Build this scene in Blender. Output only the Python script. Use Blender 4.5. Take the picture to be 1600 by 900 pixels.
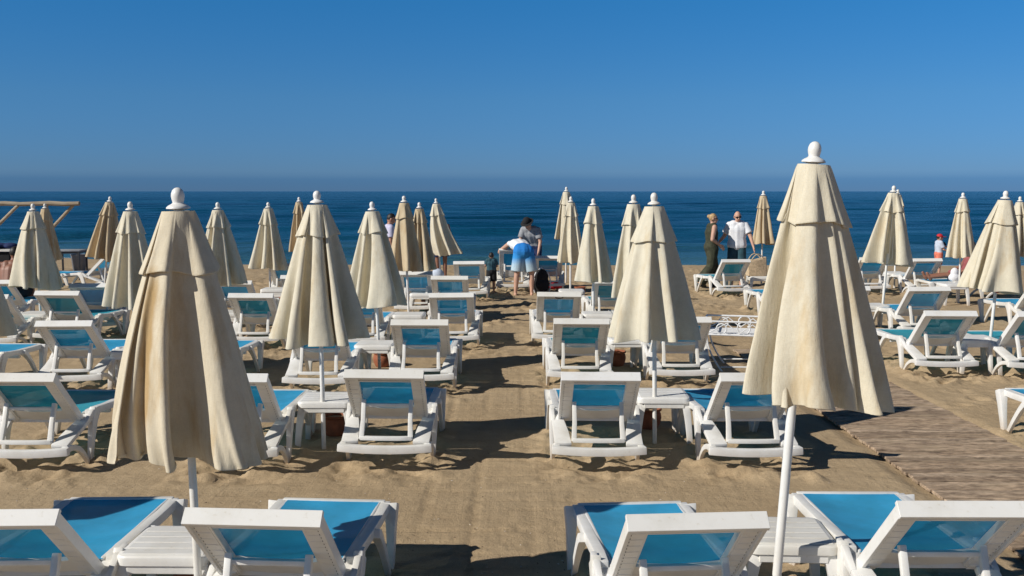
import bpy, bmesh, math, random
import numpy as np
from mathutils import Vector, Matrix, Euler

R = math.radians
for o in list(bpy.data.objects):
    bpy.data.objects.remove(o)
scene = bpy.context.scene
C = scene.collection

# ------------------------------------------------------------------ camera
F = 1556.0                       # focal length in pixels of the 1600 px wide picture (35 mm)
H = 2.15                         # eye height
P = math.atan(151.0 / F)         # pitch below the horizon
cam_d = bpy.data.cameras.new('camera')
cam_d.sensor_width = 36.0
cam_d.lens = 36.0 * F / 1600.0
cam_d.clip_start = 0.05
cam_d.clip_end = 200000.0
cam = bpy.data.objects.new('camera', cam_d)
C.objects.link(cam)
cam.location = (0, 0, H)
cam.rotation_euler = (math.pi / 2 - P, 0, 0)
scene.camera = cam

def ray(px, py):
    a = (px - 800) / F
    b = (450 - py) / F
    return Vector((a, math.cos(P) + b * math.sin(P), -math.sin(P) + b * math.cos(P)))

def at(px, py, z=0.0):
    d = ray(px, py)
    t = (z - H) / d.z
    return Vector((d.x * t, d.y * t, z))

def atY(px, py, Y):
    d = ray(px, py)
    t = Y / d.y
    return Vector((d.x * t, Y, H + d.z * t))

# ------------------------------------------------------------------ world, sun, exposure
SUN_EL = R(34.0)
SHADOW_AZ = R(26.0)              # shadows run to +X, turned this much towards +Y
sun_vec = Vector((-math.cos(SHADOW_AZ) * math.cos(SUN_EL), -math.sin(SHADOW_AZ) * math.cos(SUN_EL), math.sin(SUN_EL)))
w = bpy.data.worlds.new('World')
scene.world = w
w.use_nodes = True
nt = w.node_tree
nt.nodes.clear()
sky = nt.nodes.new('ShaderNodeTexSky')
sky.sky_type = 'NISHITA'
sky.sun_disc = False
sky.sun_elevation = SUN_EL
sky.sun_rotation = math.atan2(sun_vec.x, sun_vec.y)
sky.altitude = 0
sky.air_density = 0.7
sky.dust_density = 0.25
sky.ozone_density = 3.0
# deep clear-day grading by elevation: greyer and darker haze low down, saturated blue above, then dimmed and greyed overhead to deepen the shadows
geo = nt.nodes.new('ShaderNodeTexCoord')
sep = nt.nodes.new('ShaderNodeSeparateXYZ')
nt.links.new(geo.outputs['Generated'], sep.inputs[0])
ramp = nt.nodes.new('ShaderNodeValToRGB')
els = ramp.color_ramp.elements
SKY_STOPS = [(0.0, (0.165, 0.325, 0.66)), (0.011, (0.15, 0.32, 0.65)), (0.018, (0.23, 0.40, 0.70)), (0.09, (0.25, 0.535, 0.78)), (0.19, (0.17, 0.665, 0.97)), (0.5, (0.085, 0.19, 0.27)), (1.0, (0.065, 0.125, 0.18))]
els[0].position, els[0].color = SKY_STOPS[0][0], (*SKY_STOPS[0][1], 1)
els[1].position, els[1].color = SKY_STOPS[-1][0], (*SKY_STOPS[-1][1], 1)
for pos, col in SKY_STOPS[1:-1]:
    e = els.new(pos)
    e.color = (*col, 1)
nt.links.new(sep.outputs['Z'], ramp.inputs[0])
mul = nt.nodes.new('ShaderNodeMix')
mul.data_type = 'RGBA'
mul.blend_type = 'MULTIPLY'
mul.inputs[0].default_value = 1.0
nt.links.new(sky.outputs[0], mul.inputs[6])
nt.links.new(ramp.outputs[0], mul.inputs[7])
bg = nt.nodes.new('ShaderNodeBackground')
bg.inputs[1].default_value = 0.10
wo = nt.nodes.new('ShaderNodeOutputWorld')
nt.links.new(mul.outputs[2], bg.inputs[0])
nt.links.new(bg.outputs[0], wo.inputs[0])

sd = bpy.data.lights.new('sun', 'SUN')
sd.energy = 4.6
sd.angle = R(0.5)
sd.color = (1.0, 0.95, 0.87)
so = bpy.data.objects.new('sun', sd)
C.objects.link(so)
so.rotation_euler = sun_vec.to_track_quat('Z', 'Y').to_euler()

scene.render.engine = 'CYCLES'
vs = scene.view_settings
vs.view_transform = 'Standard'
vs.look = 'None'
vs.gamma = 1.0
vs.use_curve_mapping = False
vs.exposure = 0.0

# ------------------------------------------------------------------ materials
MATS = {}

def mat_base(name):
    m = bpy.data.materials.new(name)
    m.use_nodes = True
    t = m.node_tree
    b = t.nodes['Principled BSDF']
    MATS[name] = m
    return m, t, b

def N(t, kind, **kw):
    n = t.nodes.new(kind)
    for k, v in kw.items():
        if k.startswith('i_'):
            n.inputs[k[2:].replace('_', ' ')].default_value = v
        else:
            setattr(n, k, v)
    return n

def coords(t, out='Object', scale=(1, 1, 1)):
    tc = N(t, 'ShaderNodeTexCoord')
    mp = N(t, 'ShaderNodeMapping')
    mp.inputs['Scale'].default_value = scale
    t.links.new(tc.outputs[out], mp.inputs[0])
    return mp.outputs[0]

def ramp_node(t, fac, stops):
    r = N(t, 'ShaderNodeValToRGB')
    e = r.color_ramp.elements
    e[0].position, e[0].color = stops[0][0], (*stops[0][1], 1)
    e[1].position, e[1].color = stops[-1][0], (*stops[-1][1], 1)
    for p_, c_ in stops[1:-1]:
        q = e.new(p_)
        q.color = (*c_, 1)
    t.links.new(fac, r.inputs[0])
    return r.outputs[0]

def noise(t, vec, scale, detail=4, rough=0.55):
    n = N(t, 'ShaderNodeTexNoise')
    n.inputs['Scale'].default_value = scale
    n.inputs['Detail'].default_value = detail
    n.inputs['Roughness'].default_value = rough
    t.links.new(vec, n.inputs['Vector'])
    return n.outputs['Fac']

def bump(t, b, height, strength=0.3, dist=0.01, prev=None):
    n = N(t, 'ShaderNodeBump')
    n.inputs['Strength'].default_value = strength
    n.inputs['Distance'].default_value = dist
    t.links.new(height, n.inputs['Height'])
    if prev is not None:
        t.links.new(prev, n.inputs['Normal'])
    if b is not None:
        t.links.new(n.outputs[0], b.inputs['Normal'])
    return n.outputs[0]

def mixc(t, fac, a, b_, mode='MIX'):
    m = N(t, 'ShaderNodeMix')
    m.data_type = 'RGBA'
    m.blend_type = mode
    if isinstance(fac, float):
        m.inputs[0].default_value = fac
    else:
        t.links.new(fac, m.inputs[0])
    for i, v in ((6, a), (7, b_)):
        if isinstance(v, tuple):
            m.inputs[i].default_value = (*v, 1)
        else:
            t.links.new(v, m.inputs[i])
    return m.outputs[2]

def mat_simple(name, col, rough=0.6, var=0.12, scale=9.0, bstr=0.15, metallic=0.0):
    m, t, b = mat_base(name)
    v = coords(t)
    n = noise(t, v, scale, 5)
    dark = tuple(c * (1 - var * 1.6) for c in col)
    lite = tuple(min(1, c * (1 + var)) for c in col)
    t.links.new(ramp_node(t, n, [(0.3, dark), (0.7, lite)]), b.inputs['Base Color'])
    b.inputs['Roughness'].default_value = rough
    b.inputs['Metallic'].default_value = metallic
    bump(t, b, noise(t, v, scale * 8, 4), bstr, 0.004)
    return m

def mat_plastic():
    m, t, b = mat_base('white_plastic')
    v = coords(t)
    n1 = noise(t, v, 3.5, 6, 0.65)
    n2 = noise(t, v, 45, 5, 0.6)
    c1 = ramp_node(t, n1, [(0.3, (0.70, 0.685, 0.645)), (0.52, (0.80, 0.795, 0.775)), (0.8, (0.83, 0.83, 0.82))])
    dirt = ramp_node(t, n2, [(0.26, (0.80, 0.76, 0.68)), (0.40, (1, 1, 1))])
    c2 = mixc(t, 0.55, c1, dirt, 'MULTIPLY')
    tcz = N(t, 'ShaderNodeTexCoord')
    sz = N(t, 'ShaderNodeSeparateXYZ')
    t.links.new(tcz.outputs['Object'], sz.inputs[0])
    mz = N(t, 'ShaderNodeMapRange')
    mz.inputs['From Min'].default_value = 0.13
    mz.inputs['From Max'].default_value = 0.01
    t.links.new(sz.outputs['Z'], mz.inputs['Value'])
    ml = N(t, 'ShaderNodeMath', operation='MULTIPLY')
    t.links.new(mz.outputs[0], ml.inputs[0])
    t.links.new(noise(t, v, 28, 4), ml.inputs[1])
    oi = N(t, 'ShaderNodeObjectInfo')
    c3 = mixc(t, ml.outputs[0], c2, (0.50, 0.38, 0.25))        # sand stuck to the feet
    yel = ramp_node(t, oi.outputs['Random'], [(0.0, (1, 1, 1)), (0.6, (0.985, 0.975, 0.95)), (1.0, (0.95, 0.93, 0.88))])
    t.links.new(mixc(t, 1.0, c3, yel, 'MULTIPLY'), b.inputs['Base Color'])
    b.inputs['Roughness'].default_value = 0.42
    bump(t, b, noise(t, v, 130, 3), 0.12, 0.002)

def mat_mesh_fabric(name, col, see):
    """woven sling fabric: diffuse + some light passing through + open weave"""
    m, t, b = mat_base(name)
    v = coords(t)
    n = noise(t, v, 5.0, 5)
    wv = noise(t, coords(t, scale=(30, 260, 260)), 1.0, 2)
    c1 = ramp_node(t, n, [(0.28, tuple(c * 0.80 for c in col)), (0.75, tuple(min(1, c * 1.10) for c in col))])
    c2 = mixc(t, 0.25, c1, ramp_node(t, wv, [(0.3, (0.7, 0.7, 0.7)), (0.7, (1, 1, 1))]), 'MULTIPLY')
    t.links.new(c2, b.inputs['Base Color'])
    b.inputs['Roughness'].default_value = 0.62
    b.inputs['Specular IOR Level'].default_value = 0.3
    bump(t, b, wv, 0.25, 0.002)
    tr = N(t, 'ShaderNodeBsdfTranslucent')
    t.links.new(c2, tr.inputs[0])
    mx = N(t, 'ShaderNodeMixShader')
    mx.inputs[0].default_value = 0.30
    t.links.new(b.outputs[0], mx.inputs[1])
    t.links.new(tr.outputs[0], mx.inputs[2])
    tp = N(t, 'ShaderNodeBsdfTransparent')
    tp.inputs[0].default_value = (0.75, 0.93, 1.0, 1)
    mx2 = N(t, 'ShaderNodeMixShader')
    mx2.inputs[0].default_value = see
    t.links.new(mx.outputs[0], mx2.inputs[1])
    t.links.new(tp.outputs[0], mx2.inputs[2])
    t.links.new(mx2.outputs[0], t.nodes['Material Output'].inputs[0])

def mat_canvas(name, col, stain, streak=False):
    m, t, b = mat_base(name)
    v = coords(t)
    oi = N(t, 'ShaderNodeObjectInfo')
    n1 = noise(t, coords(t, scale=(3.0, 3.0, 0.7)), 2.4, 5, 0.6)
    n2 = noise(t, v, 16, 5, 0.6)
    n3 = noise(t, coords(t, scale=(60, 60, 250)), 1.0, 3, 0.6)
    n4 = noise(t, coords(t, scale=(250, 250, 45)), 1.0, 3, 0.6)
    st = tuple(stain)
    c1 = ramp_node(t, n1, [(0.30, st), (0.48, col), (0.8, tuple(min(1, c * 1.05) for c in col))])
    c2 = mixc(t, 0.5, c1, ramp_node(t, n2, [(0.3, (0.84, 0.82, 0.78)), (0.7, (1, 1, 1))]), 'MULTIPLY')
    add = N(t, 'ShaderNodeMath', operation='ADD')
    t.links.new(n3, add.inputs[0])
    t.links.new(n4, add.inputs[1])
    wv = ramp_node(t, add.outputs[0], [(0.35, (0.80, 0.79, 0.76)), (0.62, (1, 1, 1))])
    # ramp input beyond 1 clamps; use half sum
    half = N(t, 'ShaderNodeMath', operation='MULTIPLY')
    half.inputs[1].default_value = 0.5
    t.links.new(add.outputs[0], half.inputs[0])
    wv = ramp_node(t, half.outputs[0], [(0.36, (0.84, 0.83, 0.81)), (0.60, (1, 1, 1))])
    if streak:     # rust-brown streak down the canopy front
        tc = N(t, 'ShaderNodeTexCoord')
        sp = N(t, 'ShaderNodeSeparateXYZ')
        t.links.new(tc.outputs['Object'], sp.inputs[0])
        def mth(op, a, b_=None):
            n_ = N(t, 'ShaderNodeMath', operation=op)
            for i_, v_ in enumerate((a, b_)):
                if v_ is None:
                    continue
                if isinstance(v_, float):
                    n_.inputs[i_].default_value = v_
                else:
                    t.links.new(v_, n_.inputs[i_])
            return n_.outputs[0]
        wob = mth('MULTIPLY', mth('SUBTRACT', noise(t, v, 5, 3), 0.5), 0.05)
        ln = mth('ADD', mth('ADD', sp.outputs['X'], 0.19), mth('MULTIPLY', sp.outputs['Z'], -0.055))
        band = mth('SUBTRACT', 1.0, mth('MULTIPLY', mth('ABSOLUTE', mth('ADD', ln, wob)), 28.0))
        band = mth('MAXIMUM', band, 0.0)
        rng_ = N(t, 'ShaderNodeMapRange')
        rng_.inputs['From Min'].default_value = 1.02
        rng_.inputs['From Max'].default_value = 1.16
        t.links.new(sp.outputs['Z'], rng_.inputs['Value'])
        rng2 = N(t, 'ShaderNodeMapRange')
        rng2.inputs['From Min'].default_value = 1.80
        rng2.inputs['From Max'].default_value = 1.62
        t.links.new(sp.outputs['Z'], rng2.inputs['Value'])
        fr = mth('LESS_THAN', sp.outputs['Y'], 0.0)
        mk = mth('MULTIPLY', mth('MULTIPLY', mth('MULTIPLY', band, rng_.outputs[0]), rng2.outputs[0]), fr)
        mk = mth('MINIMUM', mth('MULTIPLY', mk, 1.5), 0.85)
        c2 = mixc(t, mk, c2, (0.50, 0.33, 0.14))
    c3 = mixc(t, 0.55, c2, wv, 'MULTIPLY')
    t.links.new(c3, b.inputs['Base Color'])
    b.inputs['Roughness'].default_value = 0.9
    b.inputs['Specular IOR Level'].default_value = 0.15
    b.inputs['Sheen Weight'].default_value = 0.15
    crumple = noise(t, coords(t, scale=(1.3, 1.3, 0.30)), 9, 5, 0.6)
    p1 = bump(t, None, crumple, 0.35, 0.022)
    bump(t, b, half.outputs[0], 0.35, 0.004, p1)
    tr = N(t, 'ShaderNodeBsdfTranslucent')
    t.links.new(mixc(t, 1.0, c3, (1.0, 0.86, 0.60), 'MULTIPLY'), tr.inputs[0])
    mx = N(t, 'ShaderNodeMixShader')
    mx.inputs[0].default_value = 0.14
    t.links.new(b.outputs[0], mx.inputs[1])
    t.links.new(tr.outputs[0], mx.inputs[2])
    t.links.new(mx.outputs[0], t.nodes['Material Output'].inputs[0])

def mat_sand():
    m, t, b = mat_base('sand')
    v = coords(t)
    big = noise(t, v, 0.45, 5, 0.6)
    mid = noise(t, v, 6, 6, 0.65)
    grain = noise(t, v, 160, 4, 0.7)
    tyre = noise(t, coords(t, scale=(1.2, 14, 1)), 1.0, 3)     # drag lines across the aisle
    track = noise(t, coords(t, scale=(26, 0.35, 1)), 1.0, 3)   # rake lines along the aisle
    c = ramp_node(t, big, [(0.3, (0.44, 0.325, 0.195)), (0.7, (0.53, 0.405, 0.255))])
    c = mixc(t, 0.6, c, ramp_node(t, mid, [(0.25, (0.74, 0.72, 0.70)), (0.65, (1, 1, 1))]), 'MULTIPLY')
    c = mixc(t, 0.65, c, ramp_node(t, grain, [(0.3, (0.55, 0.52, 0.50)), (0.55, (1, 1, 1))]), 'MULTIPLY')
    fleck = N(t, 'ShaderNodeTexVoronoi')
    fleck.inputs['Scale'].default_value = 22
    t.links.new(v, fleck.inputs['Vector'])
    fm = ramp_node(t, fleck.outputs['Distance'], [(0.035, (1, 1, 1)), (0.06, (0, 0, 0))])
    sel = noise(t, v, 3.1, 2)
    selm = ramp_node(t, sel, [(0.60, (0, 0, 0)), (0.66, (1, 1, 1))])
    fmask = mixc(t, 1.0, fm, selm, 'MULTIPLY')
    c = mixc(t, fmask, c, (0.16, 0.11, 0.075))
    # wet band towards the waterline (attribute computed with the terrain)
    at_ = N(t, 'ShaderNodeAttribute')
    at_.attribute_name = 'wet'
    c = mixc(t, at_.outputs['Fac'], c, mixc(t, 1.0, c, (0.52, 0.50, 0.50), 'MULTIPLY'))
    t.links.new(c, b.inputs['Base Color'])
    rr = N(t, 'ShaderNodeMapRange')
    rr.inputs['To Min'].default_value = 0.95
    rr.inputs['To Max'].default_value = 0.35
    t.links.new(at_.outputs['Fac'], rr.inputs['Value'])
    t.links.new(rr.outputs[0], b.inputs['Roughness'])
    b.inputs['Specular IOR Level'].default_value = 0.2
    p1 = bump(t, None, tyre, 0.35, 0.02)
    p2 = bump(t, None, track, 0.28, 0.012, p1)
    p3 = bump(t, None, mid, 0.75, 0.03, p2)
    bump(t, b, grain, 0.7, 0.006, p3)

def mat_water():
    m, t, b = mat_base('sea_water')
    geo_ = N(t, 'ShaderNodeNewGeometry')
    sp = N(t, 'ShaderNodeSeparateXYZ')
    t.links.new(geo_.outputs['Position'], sp.inputs[0])
    at_ = N(t, 'ShaderNodeAttribute')
    at_.attribute_name = 'shallow'
    v = coords(t, scale=(0.4, 1.0, 1))
    patch = noise(t, coords(t, scale=(0.0035, 0.03, 1)), 1.0, 5, 0.6)
    deep = ramp_node(t, patch, [(0.34, (0.001, 0.030, 0.070)), (0.66, (0.002, 0.068, 0.135))])
    c = ramp_node(t, at_.outputs['Fac'], [(0.0, (0, 0, 0)), (0.4, (0.08, 0.08, 0.08)), (0.75, (0.35, 0.35, 0.35)), (1.0, (1, 1, 1))])
    col = mixc(t, c, deep, (0.045, 0.125, 0.135))
    # foam at the waterline
    fo = N(t, 'ShaderNodeAttribute')
    fo.attribute_name = 'foam'
    fn = noise(t, coords(t, scale=(1.0, 2.6, 1)), 3.0, 6, 0.65)
    ad = N(t, 'ShaderNodeMath', operation='MULTIPLY')
    t.links.new(fo.outputs['Fac'], ad.inputs[0])
    t.links.new(fn, ad.inputs[1])
    fmask = ramp_node(t, ad.outputs[0], [(0.30, (0, 0, 0)), (0.42, (1, 1, 1))])
    col = mixc(t, fmask, col, (0.82, 0.84, 0.85))
    t.links.new(col, b.inputs['Base Color'])
    b.inputs['Roughness'].default_value = 0.22
    b.inputs['IOR'].default_value = 1.33
    b.inputs['Specular IOR Level'].default_value = 0.36
    n1 = noise(t, coords(t, scale=(0.35, 0.8, 1)), 1.0, 6, 0.62)
    n2 = noise(t, coords(t, scale=(0.05, 0.14, 1)), 1.0, 4, 0.6)
    n3 = noise(t, coords(t, scale=(2.2, 4.0, 1)), 1.0, 4, 0.6)
    p0 = bump(t, None, n2, 0.8, 1.2)
    p1 = bump(t, None, n1, 1.0, 0.5, p0)
    bump(t, b, n3, 0.7, 0.05, p1)

def mat_wood(name, light, dark, axis_scale, weather=0.6):
    m, t, b = mat_base(name)
    oi = N(t, 'ShaderNodeObjectInfo')
    tc = N(t, 'ShaderNodeTexCoord')
    mp = N(t, 'ShaderNodeMapping')
    mp.inputs['Scale'].default_value = axis_scale
    t.links.new(tc.outputs['Object'], mp.inputs[0])
    cb = N(t, 'ShaderNodeCombineXYZ')
    m10 = N(t, 'ShaderNodeMath', operation='MULTIPLY')
    m10.inputs[1].default_value = 57.0
    t.links.new(oi.outputs['Random'], m10.inputs[0])
    for i in range(3):
        t.links.new(m10.outputs[0], cb.inputs[i])
    t.links.new(cb.outputs[0], mp.inputs['Location'])
    g = noise(t, mp.outputs[0], 1.0, 7, 0.68)
    c = ramp_node(t, g, [(0.30, dark), (0.50, tuple((a + b_) / 2 for a, b_ in zip(light, dark))), (0.70, light)])
    tint = ramp_node(t, oi.outputs['Random'], [(0.0, (0.50, 0.47, 0.44)), (0.35, (0.85, 0.80, 0.74)), (1.0, (1.0, 1.0, 1.0))])
    c = mixc(t, 0.8, c, tint, 'MULTIPLY')
    wc = N(t, 'ShaderNodeNewGeometry')
    wm = N(t, 'ShaderNodeMapping')
    wm.inputs['Scale'].default_value = (3.0, 9.0, 3.0)
    t.links.new(wc.outputs['Position'], wm.inputs[0])
    sn = noise(t, wm.outputs[0], 1.0, 6, 0.7)
    c = mixc(t, 0.75, c, ramp_node(t, sn, [(0.30, (0.42, 0.40, 0.40)), (0.46, (0.9, 0.9, 0.9)), (0.62, (1.0, 1.0, 1.0))]), 'MULTIPLY')
    ds = noise(t, wm.outputs[0], 0.55, 4, 0.6)
    c = mixc(t, ramp_node(t, ds, [(0.52, (0, 0, 0)), (0.72, (0.7, 0.7, 0.7))]), c, (0.42, 0.32, 0.215))
    t.links.new(c, b.inputs['Base Color'])
    b.inputs['Roughness'].default_value = 0.85
    bump(t, b, g, 0.6, 0.008)

mat_plastic()
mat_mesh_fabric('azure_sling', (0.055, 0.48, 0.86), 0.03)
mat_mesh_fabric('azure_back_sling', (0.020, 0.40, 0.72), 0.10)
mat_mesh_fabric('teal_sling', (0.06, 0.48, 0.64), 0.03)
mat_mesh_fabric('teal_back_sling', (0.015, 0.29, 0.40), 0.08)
mat_canvas('ivory_canvas', (0.80, 0.745, 0.60), (0.70, 0.60, 0.42))
mat_canvas('cream_canvas', (0.80, 0.735, 0.58), (0.70, 0.57, 0.37))
mat_canvas('streaked_canvas', (0.78, 0.70, 0.54), (0.64, 0.49, 0.29), True)
mat_canvas('tan_canvas', (0.68, 0.56, 0.38), (0.56, 0.40, 0.22))
mat_sand()
mat_water()
mat_wood('weathered_board', (0.74, 0.565, 0.40), (0.11, 0.075, 0.052), (8.0, 24, 24))
mat_wood('bare_pole_wood', (0.62, 0.54, 0.42), (0.34, 0.27, 0.19), (3, 20, 20))
mat_simple('terracotta', (0.34, 0.115, 0.055), 0.8, 0.2, 14, 0.3)
mat_simple('white_iron', (0.80, 0.80, 0.79), 0.4, 0.06, 20, 0.1)
mat_simple('dark_metal', (0.035, 0.035, 0.04), 0.5, 0.1)
mat_simple('grey_plastic', (0.16, 0.17, 0.19), 0.5, 0.1)
mat_simple('slot_dark', (0.055, 0.05, 0.045), 0.8, 0.1)
mat_simple('red_plastic', (0.45, 0.025, 0.025), 0.4, 0.1)
mat_simple('skin', (0.58, 0.34, 0.24), 0.55, 0.08, 6, 0.1)
mat_simple('tanned_skin', (0.42, 0.21, 0.135), 0.55, 0.08, 6, 0.1)
mat_simple('brown_skin', (0.27, 0.125, 0.08), 0.55, 0.08, 6, 0.1)
mat_simple('olive_cloth', (0.045, 0.048, 0.026), 0.9, 0.3, 12, 0.5)
mat_simple('white_cloth', (0.78, 0.78, 0.80), 0.9, 0.06, 10, 0.5)
mat_simple('grey_cloth', (0.30, 0.31, 0.33), 0.9, 0.15, 10, 0.5)
mat_simple('pale_blue_cloth', (0.52, 0.58, 0.68), 0.9, 0.1, 10, 0.5)
mat_simple('lavender_cloth', (0.55, 0.53, 0.68), 0.9, 0.1, 10, 0.5)
mat_simple('teal_cloth', (0.03, 0.085, 0.11), 0.9, 0.2, 10, 0.5)
mat_simple('black_cloth', (0.012, 0.012, 0.014), 0.9, 0.2, 10, 0.5)
mat_simple('salmon_cloth', (0.72, 0.20, 0.13), 0.9, 0.15, 10, 0.5)
mat_simple('pink_cloth', (0.32, 0.09, 0.09), 0.9, 0.2, 14, 0.5)
mat_simple('red_cloth', (0.55, 0.02, 0.03), 0.8, 0.15, 10, 0.4)
mat_simple('navy_cloth', (0.012, 0.025, 0.10), 0.85, 0.3, 10, 0.5)
mat_simple('straw_cloth', (0.62, 0.47, 0.30), 0.9, 0.2, 24, 0.8)
mat_simple('blond_hair', (0.50, 0.33, 0.16), 0.6, 0.3, 30, 0.6)
mat_simple('dark_hair', (0.018, 0.013, 0.010), 0.5, 0.3, 30, 0.6)
mat_simple('black_gloss', (0.008, 0.008, 0.009), 0.12, 0.05)

def mat_dip_dye():
    m, t, b = mat_base('dip_dye_blue')
    tc = N(t, 'ShaderNodeTexCoord')
    s = N(t, 'ShaderNodeSeparateXYZ')
    t.links.new(tc.outputs['Object'], s.inputs[0])
    mr = N(t, 'ShaderNodeMapRange')
    mr.inputs['From Min'].default_value = 0.52
    mr.inputs['From Max'].default_value = 0.98
    t.links.new(s.outputs['Z'], mr.inputs['Value'])
    t.links.new(ramp_node(t, mr.outputs[0], [(0.0, (0.50, 0.62, 0.68)), (0.3, (0.40, 0.55, 0.66)), (0.62, (0.03, 0.28, 0.66)), (1.0, (0.012, 0.20, 0.60))]), b.inputs['Base Color'])
    b.inputs['Roughness'].default_value = 0.85
    bump(t, b, noise(t, coords(t), 22, 4), 0.4, 0.01)
mat_dip_dye()

# ------------------------------------------------------------------ mesh builder
class MB:
    def __init__(self):
        self.v, self.f, self.mi = [], [], []

    def squash(self, y0, k):
        self.v = [(x, y0 + (y - y0) * k if y > y0 else y, z) for x, y, z in self.v]
        return self

    def add(self, verts, faces, mi=0):
        o = len(self.v)
        self.v += [tuple(p) for p in verts]
        self.f += [tuple(i + o for i in q) for q in faces]
        self.mi += [mi] * len(faces)

    def box(self, c, s, rot=None, mi=0):
        c = Vector(c)
        hx, hy, hz = s[0] / 2, s[1] / 2, s[2] / 2
        vs_ = [Vector((x, y, z)) for z in (-hz, hz) for y in (-hy, hy) for x in (-hx, hx)]
        if rot is not None:
            vs_ = [rot @ q for q in vs_]
        self.add([c + q for q in vs_], [(0, 2, 3, 1), (4, 5, 7, 6), (0, 1, 5, 4), (2, 6, 7, 3), (0, 4, 6, 2), (1, 3, 7, 5)], mi)

    def sweep(self, pts, ws, hs, side=Vector((1, 0, 0)), mi=0):
        """rectangular bar along pts; ws = width along 'side', hs = depth across"""
        pts = [Vector(p) for p in pts]
        n = len(pts)
        if not isinstance(ws, (list, tuple)):
            ws = [ws] * n
        if not isinstance(hs, (list, tuple)):
            hs = [hs] * n
        rings = []
        for i, p in enumerate(pts):
            d = (pts[min(i + 1, n - 1)] - pts[max(i - 1, 0)]).normalized()
            s = (side - d * side.dot(d)).normalized()
            u = s.cross(d).normalized()
            a, b_ = ws[i] / 2, hs[i] / 2
            rings.append([p - s * a - u * b_, p + s * a - u * b_, p + s * a + u * b_, p - s * a + u * b_])
        vs_ = [q for r in rings for q in r]
        fs = []
        for i in range(n - 1):
            for k in range(4):
                k2 = (k + 1) % 4
                fs.append((i * 4 + k, i * 4 + k2, (i + 1) * 4 + k2, (i + 1) * 4 + k))
        fs.append((3, 2, 1, 0))
        m_ = (n - 1) * 4
        fs.append((m_, m_ + 1, m_ + 2, m_ + 3))
        self.add(vs_, fs, mi)

    def tube(self, pts, r, seg=8, mi=0, closed=False):
        pts = [Vector(p) for p in pts]
        n = len(pts)
        if not isinstance(r, (list, tuple)):
            r = [r] * n
        vs_, fs = [], []
        ref = None
        for i, p in enumerate(pts):
            if closed:
                d = (pts[(i + 1) % n] - pts[i - 1]).normalized()
            else:
                d = (pts[min(i + 1, n - 1)] - pts[max(i - 1, 0)]).normalized()
            if ref is None:
                ref = Vector((0, 0, 1)) if abs(d.z) < 0.9 else Vector((1, 0, 0))
            s = (ref - d * ref.dot(d)).normalized()
            ref = s
            u = d.cross(s)
            for k in range(seg):
                a = 2 * math.pi * k / seg
                vs_.append(p + (s * math.cos(a) + u * math.sin(a)) * r[i])
        m_ = n if closed else n - 1
        for i in range(m_):
            j = (i + 1) % n
            for k in range(seg):
                k2 = (k + 1) % seg
                fs.append((i * seg + k, i * seg + k2, j * seg + k2, j * seg + k))
        if not closed:
            fs.append(tuple(range(seg - 1, -1, -1)))
            fs.append(tuple((n - 1) * seg + k for k in range(seg)))
        self.add(vs_, fs, mi)

    def lathe(self, prof, seg=20, c=(0, 0, 0), mi=0, jitter=None):
        c = Vector(c)
        vs_, fs = [], []
        n = len(prof)
        for r_, z in prof:
            for k in range(seg):
                a = 2 * math.pi * k / seg
                vs_.append(c + Vector((r_ * math.cos(a), r_ * math.sin(a), z)))
        for i in range(n - 1):
            for k in range(seg):
                k2 = (k + 1) % seg
                fs.append((i * seg + k, i * seg + k2, (i + 1) * seg + k2, (i + 1) * seg + k))
        fs.append(tuple(range(seg - 1, -1, -1)))
        fs.append(tuple((n - 1) * seg + k for k in range(seg)))
        self.add(vs_, fs, mi)

    def ball(self, c, s, seg=14, rings=9, rot=None, mi=0):
        c = Vector(c)
        vs_ = []
        for i in range(1, rings):
            th = math.pi * i / rings
            for k in range(seg):
                a = 2 * math.pi * k / seg
                q = Vector((s[0] * math.sin(th) * math.cos(a), s[1] * math.sin(th) * math.sin(a), s[2] * math.cos(th)))
                vs_.append(c + (rot @ q if rot is not None else q))
        q0, q1 = Vector((0, 0, s[2])), Vector((0, 0, -s[2]))
        vs_.append(c + (rot @ q0 if rot is not None else q0))
        vs_.append(c + (rot @ q1 if rot is not None else q1))
        fs = []
        for i in range(rings - 2):
            for k in range(seg):
                k2 = (k + 1) % seg
                fs.append((i * seg + k, (i + 1) * seg + k, (i + 1) * seg + k2, i * seg + k2))
        top = len(vs_) - 2
        for k in range(seg):
            k2 = (k + 1) % seg
            fs.append((top, k, k2))
            fs.append((top + 1, (rings - 2) * seg + k2, (rings - 2) * seg + k))
        self.add(vs_, fs, mi)

    def capsule(self, a, b_, ra, rb, seg=12):
        a, b_ = Vector(a), Vector(b_)
        self.ball(a, (ra, ra, ra), seg, 8)
        self.ball(b_, (rb, rb, rb), seg, 8)
        if (b_ - a).length > 1e-4:
            self.tube([a, b_], [ra, rb], seg)

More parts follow.
